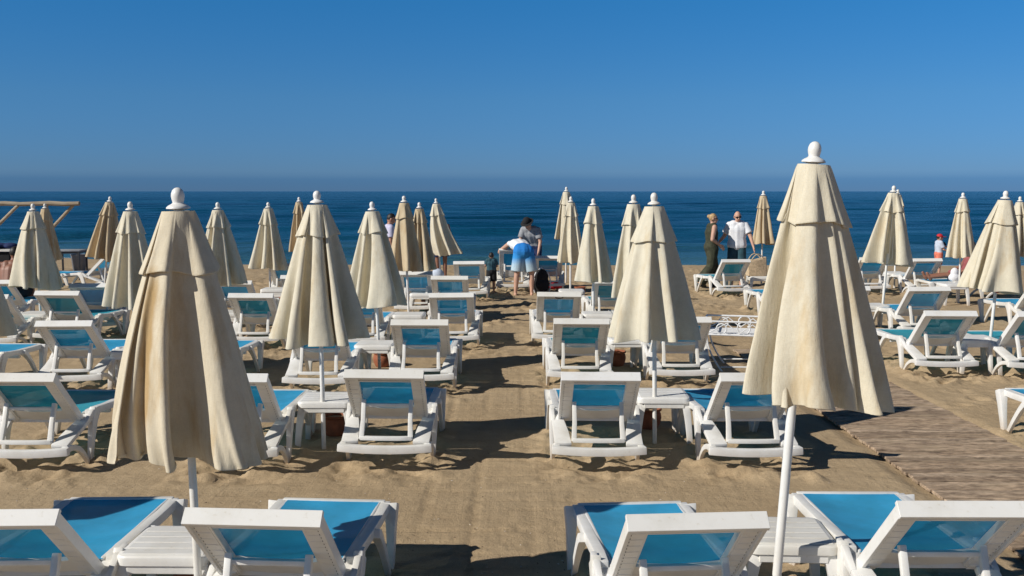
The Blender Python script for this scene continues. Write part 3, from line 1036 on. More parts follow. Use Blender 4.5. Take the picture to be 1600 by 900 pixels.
def lounger_meshes():
    out = {}
    # frame: side rails, rear platform rails, rear and foot crossbars
    m = MB()
    for s in (-1, 1):
        rail = [(s * .305, 1.525, .335), (s * .305, 1.30, .335), (s * .305, .95, .345), (s * .308, .62, .368), (s * .315, .46, .372)]
        m.sweep(rail, .055, .055)
        m.sweep([(s * .272, 1.51, .352), (s * .272, .95, .360), (s * .272, .46, .372)], .018, .020)     # inner lip
        m.sweep([(s * .318, .50, .352), (s * .305, .36, .315), (s * .285, .20, .258), (s * .275, .02, .205)], [.075, .10, .12, .13], [.05, .04, .035, .035])
        m.sweep([(s * .345, .58, .385), (s * .345, .46, .375), (s * .343, .34, .315)], [.03, .035, .03], [.05, .055, .03])
    cb = [(x * .36, -.012 - .018 * (1 - x * x), .178 - .014 * (1 - x * x)) for x in [-1 + i / 5 for i in range(11)]]
    m.sweep(cb, .062, .058, side=Vector((0, 1, 0)))
    m.sweep([(-.30, 1.52, .345), (.30, 1.52, .345)], .04, .045, side=Vector((0, 1, 0)))
    m.sweep([(-.29, .44, .325), (.29, .44, .325)], .05, .04, side=Vector((0, 1, 0)))
    m.sweep([(-.29, 1.0, .285), (.29, 1.0, .285)], .05, .03, side=Vector((0, 1, 0)))
    out['frame'] = m.squash(.5, .93).mesh('frame', 'white_plastic', bevel=.007)
    # legs, V shaped
    for s, nm in ((-1, 'l'), (1, 'r')):
        m = MB()
        m.sweep(bez((s * .343, .53, .385), (s * .350, .44, .30), (s * .342, .405, -.05), 7), [.045, .045, .043, .04, .036, .032, .03], [.12, .105, .09, .08, .07, .06, .055])
        m.sweep(bez((s * .325, .00, .185), (s * .338, .26, .20), (s * .341, .385, -.05), 8), [.05, .045, .04, .036, .034, .032, .03, .03], [.05, .045, .042, .04, .038, .036, .034, .032])
        out['rear_' + nm] = m.mesh('leg', 'white_plastic', bevel=.006)
        m = MB()
        m.sweep(bez((s * .335, 1.515, .352), (s * .350, 1.46, .20), (s * .352, 1.385, -.05), 7), [.085, .07, .055, .048, .042, .038, .034], [.09, .095, .09, .085, .075, .065, .055])
        m.sweep(bez((s * .333, .98, .345), (s * .345, 1.10, .31), (s * .351, 1.355, -.05), 8), [.06, .055, .048, .042, .038, .035, .032, .03], [.05, .055, .055, .05, .048, .045, .042, .04])
        out['foot_' + nm] = m.squash(.5, .93).mesh('leg', 'white_plastic', bevel=.006)
    # seat fabric (sagging sheet)
    m = MB()
    nx, ny = 9, 13
    vs_ = []
    for j in range(ny):
        for i in range(nx):
            u, v = i / (nx - 1), j / (ny - 1)
            sag = .030 * (1 - (2 * u - 1) ** 2) * (1 - (2 * v - 1) ** 4)
            vs_.append((-.275 + .55 * u, .45 + .99 * v, .376 - .014 * v - sag))
    fs = [(j * nx + i, j * nx + i + 1, (j + 1) * nx + i + 1, (j + 1) * nx + i) for j in range(ny - 1) for i in range(nx - 1)]
    m.add(vs_, fs)
    for fab in ('azure', 'teal'):
        out['seat_' + fab] = m.mesh('seat_sling', fab + '_sling', smooth=80)
    # backrest built in its own frame: x across, t up the back, n towards the rear
    LB = .63
    for nm, alpha in (('std', R(42.5)), ('up', R(68))):
        d, n = back_dir(alpha)
        def B(x, t, q):
            return Vector((x, 0, 0)) + HINGE + d * t + n * q
        rot = Matrix(((1, 0, 0), (0, d.y, n.y), (0, d.z, n.z)))
        def bxb(mm, x, t, q, sx, st, sq, mi=0):
            mm.box(B(x, t, q), (sx, st, sq), rot, mi)
        m = MB()
        W = .60
        for s in (-1, 1):
            bxb(m, s * (W / 2 - .009), LB / 2, .010, .018, LB, .060)          # outer wall
            bxb(m, s * (W / 2 - .094), LB / 2 - .01, .005, .012, LB - .06, .036)   # inner wall
            bxb(m, s * (W / 2 - .052), LB / 2, .004, .076, LB - .02, .044)      # panel
            for k in range(9):
                bxb(m, s * (W / 2 - .053), .045 + k * (LB - .11) / 8, .0265, .066, .004, .003)
            for k in range(15):
                bxb(m, s * (W / 2 - .027), .06 + k * (LB - .14) / 14, .0265, .006, .016, .003, 1)
        bxb(m, 0, LB - .004, .008, W + .004, .024, .078)                       # top rim
        bxb(m, 0, LB - .052, -.011, W - .20, .075, .012)
        bxb(m, 0, LB - .088, .004, W - .20, .010, .032)
        # curved apron at the base
        na = 11
        vv, ff = [], []
        for i in range(na):
            x = -.205 + .41 * i / (na - 1)
            c_ = 1 - (x / .205) ** 2
            for q in (-.014, .008):
                vv.append(B(x, .025 - .030 * c_, q))
                vv.append(B(x, .155 - .030 * c_, q))
        for i in range(na - 1):
            a, b_ = i * 4, i * 4 + 4
            ff += [(a, a + 1, b_ + 1, b_), (a + 2, b_ + 2, b_ + 3, a + 3), (a, b_, b_ + 2, a + 2), (a + 1, a + 3, b_ + 3, b_ + 1)]
        ff += [(0, 2, 3, 1), ((na - 1) * 4, (na - 1) * 4 + 1, (na - 1) * 4 + 3, (na - 1) * 4 + 2)]
        m.add(vv, ff)
        for s in (-1, 1):
            bxb(m, s * .25, .02, .005, .06, .05, .05)
        out['back_' + nm] = m.mesh('backrest', ['white_plastic', 'slot_dark'], bevel=.004, seg=1)
        # sling
        m2 = MB()
        nx, nt_ = 9, 9
        vs_ = []
        for j in range(nt_):
            for i in range(nx):
                u, v = i / (nx - 1), j / (nt_ - 1)
                sag = .016 * (1 - (2 * u - 1) ** 2) * (1 - (2 * v - 1) ** 2)
                vs_.append(B(-.215 + .43 * u, .03 + (LB - .08) * v, -.021 + sag))
        m2.add(vs_, [(j * nx + i, j * nx + i + 1, (j + 1) * nx + i + 1, (j + 1) * nx + i) for j in range(nt_ - 1) for i in range(nx - 1)])
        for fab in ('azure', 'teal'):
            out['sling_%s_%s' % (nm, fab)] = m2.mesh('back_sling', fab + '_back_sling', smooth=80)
        # support frame
        m3 = MB()
        piv = HINGE + d * .28 + n * .045
        foot = Vector((0, .055, .235)) if nm == 'std' else Vector((0, .10, .245))
        for s in (-1, 1):
            sx = Vector((s * .185, 0, 0))
            m3.sweep([piv + sx + Vector((0, .0, .02)), (piv + foot) / 2 + sx * .99, foot + sx * 1.03 + Vector((0, 0, -.012))], [.032, .034, .04], [.04, .036, .034])
        m3.sweep([piv + Vector((-.185, 0, -.02)), piv + Vector((.185, 0, -.02))], .032, .026, side=Vector((0, 1, 0)))
        m3.sweep([foot + Vector((x * .20, -.012 * (1 - x * x), 0)) for x in (-1, -.5, 0, .5, 1)], .036, .032, side=Vector((0, 1, 0)))
        out['strut_' + nm] = m3.mesh('support_frame', 'white_plastic', bevel=.006)
        # notched top bar cap
    m = MB()
    d, n = back_dir(R(42.5))
    for k in range(9):
        a = math.pi * k / 8
    m.tube([HINGE + d * (LB + .008 - .012) + n * (.005) + Vector((math.cos(math.pi * k / 8) * .05, 0, 0)) - d * (.028 * math.sin(math.pi * k / 8)) + n * .045 for k in range(9)], .007, 8)
    out['notch'] = m.mesh('grip_notch', 'slot_dark')
    return out

LM = lounger_meshes()
rl = random.Random(77)
for q in LG:
    x, y = q['org'].x, q['org'].y
    e = empty('sun_lounger', (x, y, ground(x, y + .5) * .4), q['yaw'])
    e.rotation_euler = (R(rl.uniform(-.4, .4)), R(rl.uniform(-.6, .6)), q['yaw'])
    tag(e, q['label'], 'sun lounger', 'white sun loungers with blue mesh')
    nm = 'up' if q.get('raised') else 'std'
    link('frame', LM['frame'], e)
    for k in ('rear_l', 'rear_r', 'foot_l', 'foot_r'):
        link('leg', LM[k], e)
    link('seat_sling', LM['seat_' + q['fab']], e)
    b = link('backrest', LM['back_' + nm], e)
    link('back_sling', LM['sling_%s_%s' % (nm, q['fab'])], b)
    if q.get('notch'):
        link('grip_notch', LM['notch'], b)
    link('support_frame', LM['strut_' + nm], e)

# ------------------------------------------------------------------ closed parasols
def drape(seed, n=12, nv=34, L=1.14, Rc=.36, Ro=.74, frames=150, iters=8, plo=-1.0, phi=4.5, lev=.4):
    """closing a parasol: ribs swing down, cloth between them falls into pleats (position based cloth)"""
    g = np.random.default_rng(seed)
    nl = 8
    nu = nl * n
    s = np.linspace(.045, L, nv)
    az = np.arange(nl) * 2 * np.pi / nl + g.uniform(-.16, .16, nl)
    rc = Rc * g.uniform(.80, 1.06, nl)
    ln = g.uniform(.97, 1.03, nl)
    def cone(R, jit):
        k = np.arange(nu) // n
        u = (np.arange(nu) % n) / n
        a0 = az[k]; a1 = np.where(k == nl - 1, az[0] + 2 * np.pi, az[(k + 1) % nl])
        out = np.zeros((nv, nu, 3))
        rr = (R if np.ndim(R) else np.full(nl, R)) / L
        r0, r1 = rr[k], rr[(k + 1) % nl]
        e0 = np.stack([r0 * np.cos(a0), r0 * np.sin(a0), -np.sqrt(1 - r0 ** 2)], 1)
        e1 = np.stack([r1 * np.cos(a1), r1 * np.sin(a1), -np.sqrt(1 - r1 ** 2)], 1)
        e = e0 * (1 - u)[:, None] + e1 * u[:, None]
        return s[:, None, None] * e[None]
    # rest shape: evenly spaced ribs
    az_k = az.copy()
    az[:] = np.arange(nl) * 2 * np.pi / nl
    rest = cone(Ro, 0)
    az[:] = az_k
    x = cone(Ro * .98, 0)
    rib = np.zeros(nu, bool); rib[::n] = True
    free = np.ones((nv, nu), bool); free[0] = False
    wgt = free.astype(float)
    def rl(a, b): return np.linalg.norm(a - b, axis=-1)
    R = np.roll
    h0 = rl(rest, R(rest, -1, 1)); v0 = rl(rest[:-1], rest[1:])
    d0 = rl(rest[:-1], R(rest, -1, 1)[1:]); e0_ = rl(R(rest, -1, 1)[:-1], rest[1:])
    b0 = rl(rest, R(rest, -2, 1)); c0 = rl(rest[:-2], rest[2:])
    vel = np.zeros_like(x)
    x[1:] += g.normal(0, .004, x[1:].shape)
    push = g.uniform(plo, phi, nl)
    k = np.arange(nu) // n
    dt = 1 / 40.
    def corr(acc, cnt, A, B, wa, wb, r, st, sa, sb):
        d = B - A
        l = np.sqrt((d * d).sum(-1)) + 1e-9
        w = wa + wb
        f = np.where(w > 0, st * (l - r) / (l * np.maximum(w, 1e-9)), 0)[..., None] * d
        sa(acc, f * wa[..., None]); sb(acc, -f * wb[..., None])
    W1 = R(wgt, -1, 1); W2 = R(wgt, -2, 1)
    rmin = .028
    for fr in range(frames):
        t = min(1, fr / (frames * .55))
        t = t * t * (3 - 2 * t)
        Rk = Ro * (1 - t) + rc * t
        sv = s
        azt = np.arange(nl) * 2 * np.pi / nl * (1 - t) + az * t
        er = np.stack([Rk / L * np.cos(azt), Rk / L * np.sin(azt), -np.sqrt(1 - (Rk / L) ** 2)], 1)
        ribpos = s[:, None, None] * (er * (1 + (ln - 1)[:, None] * t))[None]
        vel *= .965
        rad = x[..., :2] / (np.linalg.norm(x[..., :2], axis=-1, keepdims=True) + 1e-6)
        acc = np.zeros_like(x); acc[..., 2] = -9.8
        pw = push[k][None, :] * (1 if fr < frames * .75 else .5)
        acc[..., 0] += rad[..., 0] * pw; acc[..., 1] += rad[..., 1] * pw
        p = x + (vel * dt + acc * dt * dt) * wgt[..., None]
        p[0] = x[0] if fr == 0 else p[0]
        # top ring follows ribs linearly
        k2 = (k + 1) % nl; u = ((np.arange(nu) % n) / n)[:, None]
        p[0] = ribpos[0][k] * (1 - u) + ribpos[0][k2] * u
        for it in range(iters):
            acc_ = np.zeros_like(p); 
            P1 = R(p, -1, 1); P2 = R(p, -2, 1)
            def add_h(A, f): A += f
            def add_h1(A, f): A += R(f, 1, 1)
            def add_h2(A, f): A += R(f, 2, 1)
            corr(acc_, None, p, P1, wgt, W1, h0, .9, add_h, add_h1)
            corr(acc_, None, p, P2, wgt, W2, b0, .10, add_h, add_h2)
            def lo(A, f): A[:-1] += f
            def hi(A, f): A[1:] += f
            def lo1(A, f): A[:-1] += R(f, 1, 1)
            def hi1(A, f): A[1:] += R(f, 1, 1)
            corr(acc_, None, p[:-1], p[1:], wgt[:-1], wgt[1:], v0, 1.0, lo, hi)
            corr(acc_, None, p[:-1], P1[1:], wgt[:-1], W1[1:], d0, .35, lo, hi1)
            corr(acc_, None, P1[:-1], p[1:], W1[:-1], wgt[1:], e0_, .35, lo1, hi)
            def l2(A, f): A[:-2] += f
            def h2(A, f): A[2:] += f
            corr(acc_, None, p[:-2], p[2:], wgt[:-2], wgt[2:], c0, .30, l2, h2)
            p += acc_ * .42
            # pole and neighbouring pleats keep the cloth apart
            r = np.linalg.norm(p[..., :2], axis=-1)
            lim = rmin + 0 * r
            lim[:, rib] = np.linalg.norm(ribpos[..., :2], axis=-1)
            sc = np.where((r < lim) & free, lim / (r + 1e-6), 1)
            p[..., 0] *= sc; p[..., 1] *= sc
            th = np.arctan2(p[..., 1], p[..., 0])
            a0 = azt[k][None]; a1 = np.where(k == nl - 1, azt[0] + 2 * np.pi, azt[(k + 1) % nl])[None]
            mid = (a0 + a1) / 2; half = (a1 - a0) / 2 + np.clip(.05 / np.maximum(r, .05), 0, .45)
            dd = (th - mid + np.pi) % (2 * np.pi) - np.pi
            cl = np.clip(dd, -half, half)
            rot = np.where(free, (cl - dd) * .6, 0)
            c_, s_ = np.cos(rot), np.sin(rot)
            px, py = p[..., 0] * c_ - p[..., 1] * s_, p[..., 0] * s_ + p[..., 1] * c_
            p[..., 0], p[..., 1] = px, py
        vel = (p - x) / dt
        vel = np.clip(vel, -3, 3)
        x = p
    # even out the hem and give the top ring the width of the hub
    hz = x[-1, :, 2]
    want = np.median(hz) + (hz - np.median(hz)) * lev
    x[..., 2] *= 1 + (want / hz - 1)[None, :] * (np.linspace(0, 1, nv) ** .7)[:, None]
    x[..., 2] *= L / -np.median(x[-1, :, 2])
    r = np.linalg.norm(x[..., :2], axis=-1, keepdims=True)
    x[..., :2] *= (r + .03) / np.maximum(r, 1e-6)
    return x

DR = {}
for k_, kw_ in (('near_left', dict(seed=1, n=18, nv=46, Ro=.78, Rc=.36, frames=150, plo=-1, phi=4, lev=1.0)), ('near_right', dict(seed=2, n=18, nv=46, Ro=.80, Rc=.36, frames=150, plo=-1.5, phi=4, lev=1.0))):
    DR[k_] = drape(**kw_)
for k_ in range(6):
    DR[k_] = drape(seed=11 + k_, Ro=(.72, .84, .76, .90, .68, .80)[k_], Rc=(.36, .35, .36, .33, .36, .35)[k_], plo=(-1, -2, 0, -1, -1, -3)[k_], phi=(4.5, 4, 5, 3, 4, 4)[k_])

def parasol(q):
    rnd = random.Random(q['seed'] * 13 + 5)
    top = q['top']
    gz = ground(q['bx'], top.y)
    e = empty('closed_parasol', (q['bx'], top.y, gz))
    tag(e, q['label'], 'parasol', 'closed beach parasols')
    Ht = top.z - gz
    lean = Vector((top.x - q['bx'], 0, Ht)).normalized()
    e.rotation_euler = (0, math.atan2(lean.x, lean.z), 0)
    Ht = math.hypot(top.x - q['bx'], Ht)
    pr = q.get('pole', .0185)
    # pole: buried a little
    m = MB()
    m.tube([(0, 0, -.12), (0, 0, Ht - .10)], pr, 16)
    m.build('pole', 'white_plastic', e, bevel=0)
    # finial
    zt = Ht
    s_ = rnd.uniform(.92, 1.05)
    prof = [(.005, zt), (.014, zt - .003), (.024, zt - .012), (.030, zt - .027), (.031, zt - .040), (.029, zt - .054), (.026, zt - .064), (.0255, zt - .070), (.031, zt - .075), (.045, zt - .082), (.055, zt - .090), (.056, zt - .097), (.02, zt - .104)]
    m = MB()
    m.lathe([(r_ * s_, z) for r_, z in prof], 22)
    m.build('finial', 'white_plastic', e, smooth=50)
    zc = zt - .092
    Lc = q['L0']
    R0 = q['R0']
    lx, ly = q.get('leanx', rnd.uniform(-.03, .03)), rnd.uniform(-.03, .03)
    dropx = q.get('drop', rnd.uniform(-.03, .03))
    ph = [rnd.uniform(0, 6.28) for _ in range(6)]
    D = DR[q.get('var', q['seed'] % 6)].copy()
    nv, nu = D.shape[:2]
    t_ = np.clip(-D[..., 2] / 1.14, 0, 1.2)
    rb = np.linalg.norm(D[-1, :, :2], axis=-1).max()
    rot_ = q.get('turn', rnd.uniform(0, 6.28))
    if rnd.random() < .5 and 'turn' not in q:
        D[..., 0] *= -1
        D = D[:, ::-1]
    ca, sa = math.cos(rot_), math.sin(rot_)
    X_, Y_ = D[..., 0] * ca - D[..., 1] * sa, D[..., 0] * sa + D[..., 1] * ca
    tm = np.clip(t_.mean(1), 0, 1)
    want_r = (.058 + (R0 - .058) * tm ** q.get('prof', .86))[:, None]
    X_ = X_ - (X_.max(1) + X_.min(1))[:, None] / 2
    Y_ = Y_ - (Y_.max(1) + Y_.min(1))[:, None] / 2
    X_ = X_ * want_r / ((X_.max(1) - X_.min(1))[:, None] / 2)
    Y_ = Y_ * want_r / ((Y_.max(1) - Y_.min(1))[:, None] / 2)
    th_ = np.arctan2(Y_, X_)
    Z_ = -t_ * Lc + t_ ** 3 * (.014 * np.sin(2 * th_ + ph[5]) + .010 * np.sin(5 * th_ + ph[4])) - dropx * t_ ** 2 * np.cos(th_)
    wr = .0035 * t_ * np.sin(19 * th_ + 2.5 * t_ + ph[0]) + .003 * t_ * np.sin(t_ * 17 + 4 * th_ + ph[1]) * np.sin(7 * th_ + ph[2])
    rr_ = np.maximum(np.hypot(X_, Y_), 1e-5)
    X_, Y_ = X_ * (1 + wr / rr_), Y_ * (1 + wr / rr_)
    X_ = X_ + lx * t_ * t_ * .9 + q.get('hang', 0.0) * t_
    Y_ = Y_ + ly * t_ * t_ * .9
    G = np.stack([X_, Y_, Z_ + zc], -1)

    def canvas(m, G, th):
        rows = [G[j_] for j_ in range(len(G))]
        last = rows[-1]
        rad = last[:, :2] / np.maximum(np.linalg.norm(last[:, :2], axis=1, keepdims=True), 1e-4)
        e1 = last.copy()
        e1[:, 2] -= th
        e2 = last.copy()
        e2[:, :2] -= rad * th * 1.6
        e2[:, 2] += th * .3
        e3 = rows[-2].copy()
        e3[:, :2] -= rad * th * 1.8
        rows += [e1, e2, e3]
        n_ = G.shape[1]
        vs_ = [tuple(p) for r_ in rows for p in r_]
        fs = [(j_ * n_ + i, (j_ + 1) * n_ + i, (j_ + 1) * n_ + (i + 1) % n_, j_ * n_ + (i + 1) % n_) for j_ in range(len(rows) - 1) for i in range(n_)]
        m.add(vs_, fs)
    # wind vent flap lying over the top of the canopy
    nf = int(np.searchsorted(tm, .235 + rnd.uniform(-.02, .02)))
    nf = max(nf, 4)
    Fp = G[:nf + 1].copy()
    ker = np.array([1, 2, 3, 2, 1.]) / 9
    rF = np.hypot(Fp[..., 0], Fp[..., 1])
    rS = sum(np.roll(rF, k_ - 2, 1) * ker[k_] for k_ in range(5))
    rS = np.maximum(rS, rF)
    vF = np.linspace(0, 1, nf + 1)[:, None]
    rN = rS + .007 + .016 * vF ** 3
    Fp[..., :2] *= (rN / np.maximum(rF, 1e-5))[..., None]
    thF = np.arctan2(Fp[..., 1], Fp[..., 0])
    Fp[..., 2] += .004 + vF ** 2 * (.012 * np.sin(3 * thF + ph[3]) + .02 * (rF / np.maximum(rF.max(1, keepdims=True), 1e-5) - .9))
    mat = 'streaked_canvas' if q.get('streak') else q['mat'] + '_canvas'
    m = MB()
    canvas(m, G, .006)
    cn = m.build('canopy', mat, e, smooth=180)
    m = MB()
    canvas(m, Fp, .007)
    vf = m.build('vent_flap', mat, e, smooth=180)
    if top.y < 13:
        for o_ in (cn, vf):
            sb = o_.modifiers.new('smooth', 'SUBSURF')
            sb.levels = sb.render_levels = 1
    # hub where the closed stretchers gather, and the pin with its knob
    m = MB()
    zh = zc - Lc + .10
    m.lathe([(pr * 1.05, zh + .06), (pr * 1.9, zh + .05), (pr * 1.9, zh), (pr * 1.3, zh - .09), (pr * 1.05, zh - .10)], 14)
    m.build('runner_hub', 'white_plastic', e, smooth=40)
    for k in range(8):
        a = 2 * math.pi * k / 8
        m = MB()
        m.tube([(math.cos(a) * .035, math.sin(a) * .035, zc - .03), (math.cos(a) * R0 * .22 + lx * .6, math.sin(a) * R0 * .22 + ly * .6, zc - Lc + .08)], .006, 6)
        m.build('rib', 'white_plastic', e)
    if q.get('red'):
        m = MB()
        m.ball((-.012 + pr, -pr - .008, zh - .115), (.022, .018, .016))
        m.build('pin_knob', 'red_plastic', e)
    return e

for q in UM:
    parasol(q)

# ------------------------------------------------------------------ side tables
def table_meshes():
    m = MB()
    s, n = .225, 5
    cs = []
    for cx, cy, a0 in ((s - .05, s - .05, 0), (-s + .05, s - .05, 90), (-s + .05, -s + .05, 180), (s - .05, -s + .05, 270)):
        for k in range(n):
            a = R(a0 + 90 * k / (n - 1))
            cs.append((cx + .05 * math.cos(a), cy + .05 * math.sin(a)))
    k = len(cs)
    lv = [(1.0, .352), (1.0, .392), (.975, .402)]
    vs_ = [(x * q, y * q, z) for q, z in lv for x, y in cs]
    fs = [(j * k + i, j * k + (i + 1) % k, (j + 1) * k + (i + 1) % k, (j + 1) * k + i) for j in range(2) for i in range(k)]
    fs += [tuple(2 * k + i for i in range(k)), tuple(range(k - 1, -1, -1))]
    m.add(vs_, fs)
    for q in range(5):
        m.box((0, -.16 + q * .08, .4035), (.40, .070, .004))
    top = m.mesh('table_top', 'white_plastic', bevel=.003, seg=1)
    legs = []
    for sx in (-1, 1):
        for sy in (-1, 1):
            m = MB()
            pts = bez((sx * .17, sy * .17, .352), (sx * .205, sy * .205, .335), (sx * .225, sy * .225, -.04), 7)
            m.sweep(pts, [.14, .085, .062, .056, .052, .048, .045], [.05, .05, .048, .046, .044, .042, .04], side=Vector((1, 0, 0)))
            legs.append(m.mesh('leg', 'white_plastic', bevel=.006))
    m = MB()
    for a in range(4):
        rz = Matrix.Rotation(a * math.pi / 2, 3, 'Z')
        m.box(rz @ Vector((0, .207, .335)), (.34, .02, .05), rz)
    ap = m.mesh('apron', 'white_plastic', bevel=.004, seg=1)
    return top, legs, ap
TT, TLEGS, TAP = table_meshes()
for px, py, yaw, label in TB:
    p = at(px, py, .40)
    e = empty('side_table', (p.x, p.y, ground(p.x, p.y) * .5), R(yaw + rl.uniform(-2, 2)))
    tag(e, label, 'table', 'white plastic side tables')
    link('table_top', TT, e)
    link('apron', TAP, e)
    for lm in TLEGS:
        link('leg', lm, e)

# ------------------------------------------------------------------ clay pots
m = MB()
m.lathe([(.075, 0), (.080, .004), (.108, .06), (.118, .11), (.113, .145), (.100, .165), (.104, .170), (.118, .176), (.120, .190), (.114, .196), (.104, .192), (.098, .17), (.100, .14), (.02, .135)], 26)
POT = m.mesh('pot_body', 'terracotta', smooth=40)
m = MB()
m.lathe([(.0005, .168), (.05, .170), (.097, .165), (.097, .14), (.001, .139)], 22)
POTS = m.mesh('pot_sand', 'sand', smooth=40)
for px, py, label in PT:
    p = at(px, py, 0)
    e = empty('clay_pot', (p.x, p.y, ground(p.x, p.y) - .012))
    tag(e, label, 'pot', 'terracotta pots beside the parasols')
    link('pot_body', POT, e)
    link('sand_fill', POTS, e)

# ------------------------------------------------------------------ white wrought iron stand
def iron_stand():
    p = at(1150, 578, 0)
    e = empty('iron_stand', (p.x + .02, p.y + .15, ground(p.x, p.y + .2)), R(-14))
    tag(e, 'white wrought iron stand with scrolls beside the nearest right parasol', 'stand')
    w_, d_, zt, zs = .36, .30, .60, .44
    m = MB()
    for z in (zt,):
        pts = [(-w_, -d_, z), (w_, -d_, z), (w_, d_, z + .0), (-w_, d_, z)]
        for i in range(4):
            m.tube([pts[i], pts[(i + 1) % 4]], .011, 8)
    m.build('top_rail', 'white_iron', e)
    m = MB()
    pts = [(-w_ + .03, -d_, zs), (w_, -d_, zs), (w_, d_, zs), (-w_ + .03, d_, zs)]
    for i in range(4):
        m.tube([pts[i], pts[(i + 1) % 4]], .010, 8)
    m.build('shelf_rail', 'white_iron', e)
    for k in range(9):
        y = -d_ + .05 + k * (2 * d_ - .1) / 8
        m = MB()
        m.box((.015, y, zs + .006), (2 * w_ - .05, .034, .008))
        m.build('slat', 'white_iron', e, bevel=.002, seg=1)
    for sy in (-1, 1):
        for sx in (-1, 1):
            m = MB()
            if sx < 0:
                m.tube(bez((-w_ + .03, sy * d_, zs), (-w_ + .03, sy * d_, .22), (-w_ + .24, sy * d_, -.03), 9), .011, 8)
            else:
                m.tube([(w_, sy * d_, zt + .06), (w_, sy * d_, -.03)], .011, 8)
                m.ball((w_, sy * d_, zt + .07), (.017, .017, .017))
            m.build('leg', 'white_iron', e)
        for k, (cx, r_) in enumerate(((-.16, .06), (.10, .075))):
            m = MB()
            m.tube([(cx + r_ * math.cos(a), sy * d_, zs + .02 + r_ * .9 + r_ * math.sin(a)) for a in [R(-60 + 300 * i / 14) for i in range(15)]], .008, 7)
            m.build('scroll', 'white_iron', e)
        m = MB()
        m.tube([(-w_ + .03, sy * d_, zs + .01), (-.1, sy * d_, zt - .02), (.05, sy * d_, zs + .02), (.2, sy * d_, zt - .03), (w_, sy * d_, zs + .02)], .007, 7)
        m.build('zigzag', 'white_iron', e)
    m = MB()
    m.tube([(-w_ + .20, -d_, .05), (w_, -d_, .07)], .009, 8)
    m.tube([(-w_ + .20, d_, .05), (w_, d_, .07)], .009, 8)
    m.tube([(w_, -d_, .07), (w_, d_, .07)], .009, 8)
    m.build('stretcher', 'white_iron', e)
iron_stand()

# ------------------------------------------------------------------ far left: pole frame, tables, bin
def wooden_frame():
    a, b_ = atY(-150, 319, 26.5), atY(124, 318, 26.2)
    e = empty('wooden_shade_frame', (a.x, a.y, ground(a.x, a.y)))
    tag(e, 'bare wooden pole frame with slanting braces at the far left', 'frame')
    o = Vector(e.location)
    m = MB()
    n = 12
    m.tube([a.lerp(b_, i / n) - o + Vector((0, 0, .012 * math.sin(i * 2.1))) for i in range(n + 1)], [.058 - .004 * math.sin(i * 1.7) for i in range(n + 1)], 10)
    m.build('beam', 'bare_pole_wood', e)
    for px, pxb in ((72, 114), (-18, 28)):
        t = atY(px, 320, 26.35)
        g = Vector((t.x, t.y, ground(t.x, t.y) - .2))
        m = MB()
        m.tube([g - o, t - o], [.06, .05], 10)
        m.build('post', 'bare_pole_wood', e)
        u = atY(pxb, 321, 26.3)
        lo = Vector((t.x, t.y, t.z - .75))
        m = MB()
        m.tube([lo - o, u - o], [.045, .042], 10)
        m.build('brace', 'bare_pole_wood', e)
wooden_frame()

def dark_table():
    a = at(110, 391, .72)
    e = empty('metal_table', (a.x, a.y, ground(a.x, a.y)), R(6))
    tag(e, 'dark metal table with pale top standing by the water on the left', 'table')
    m = MB()
    m.box((0, 0, .72), (.62, .62, .03))
    m.build('table_top', 'grey_cloth', e, bevel=.005)
    m = MB()
    for s in (-1, 1):
        m.box((s * .28, 0, .68), (.03, .56, .05))
        m.box((0, s * .28, .68), (.53, .03, .05))
    m.build('frame', 'dark_metal', e)
    for sx in (-1, 1):
        for sy in (-1, 1):
            m = MB()
            m.box((sx * .285, sy * .285, .33), (.04, .04, .72))
            m.build('leg', 'dark_metal', e, bevel=.004)
    b_ = at(124, 424, 0)
    m = MB()
    m.lathe([(.15, 0), (.155, .005), (.20, .44), (.215, .445), (.215, .47), (.195, .47), (.19, .44), (.145, .02), (.001, .018)], 26)
    e = m.build('litter_bin', 'grey_plastic', None, smooth=40)
    e.location = (b_.x, b_.y, ground(b_.x, b_.y) - .01)
    tag(e, 'grey plastic bin beside the dark metal table on the left', 'bin')
    # counter with a dark blue cover
    c = at(-12, 389, .80)
    c = atY(-14, 389, 22.5)
    e = empty('counter', (c.x, c.y, ground(c.x, c.y)))
    tag(e, 'white topped dark counter cut by the left edge', 'counter')
    m = MB()
    zc_ = c.z - ground(c.x, c.y)
    m.box((0, 0, zc_ - .02), (1.25, .7, .04))
    m.build('counter_top', 'white_plastic', e, bevel=.005)
    m = MB()
    m.box((0, 0, zc_ / 2 - .06), (1.1, .6, zc_ - .04))
    m.build('counter_body', 'black_cloth', e, bevel=.01)
    m = MB()
    rnd = random.Random(9)
    for k in range(9):
        m.ball((rnd.uniform(-.4, .45), rnd.uniform(-.2, .2), .07 + rnd.uniform(-.02, .03)), (rnd.uniform(.14, .26), .16, rnd.uniform(.06, .10)), 14, 9)
    o = m.build('folded_cover', 'navy_cloth', None, remesh=.018, relax=4)
    o.location = (c.x, c.y, c.z + .005)
    tag(o, 'crumpled dark blue cover lying on the counter at the left edge', 'cover')
dark_table()

# ------------------------------------------------------------------ people
def lerp(a, b_, t):
    return Vector(a) * (1 - t) + Vector(b_) * t

def std_pose():
    return dict(
        pelvis=(0, 0, .95), waist=(0, 0, 1.09), chest=(0, 0, 1.29), neck=(0, .0, 1.45), head=(0, .02, 1.60),
        sl=(-.175, 0, 1.40), sr=(.175, 0, 1.40), el=(-.23, -.02, 1.12), er=(.23, -.02, 1.12), wl=(-.25, .06, .88), wr=(.25, .06, .88),
        hl=(-.09, 0, .90), hr=(.09, 0, .90), kl=(-.10, .02, .49), kr=(.10, .02, .49), al=(-.10, 0, .08), ar=(.10, 0, .08),
        face=(0, 1, 0))

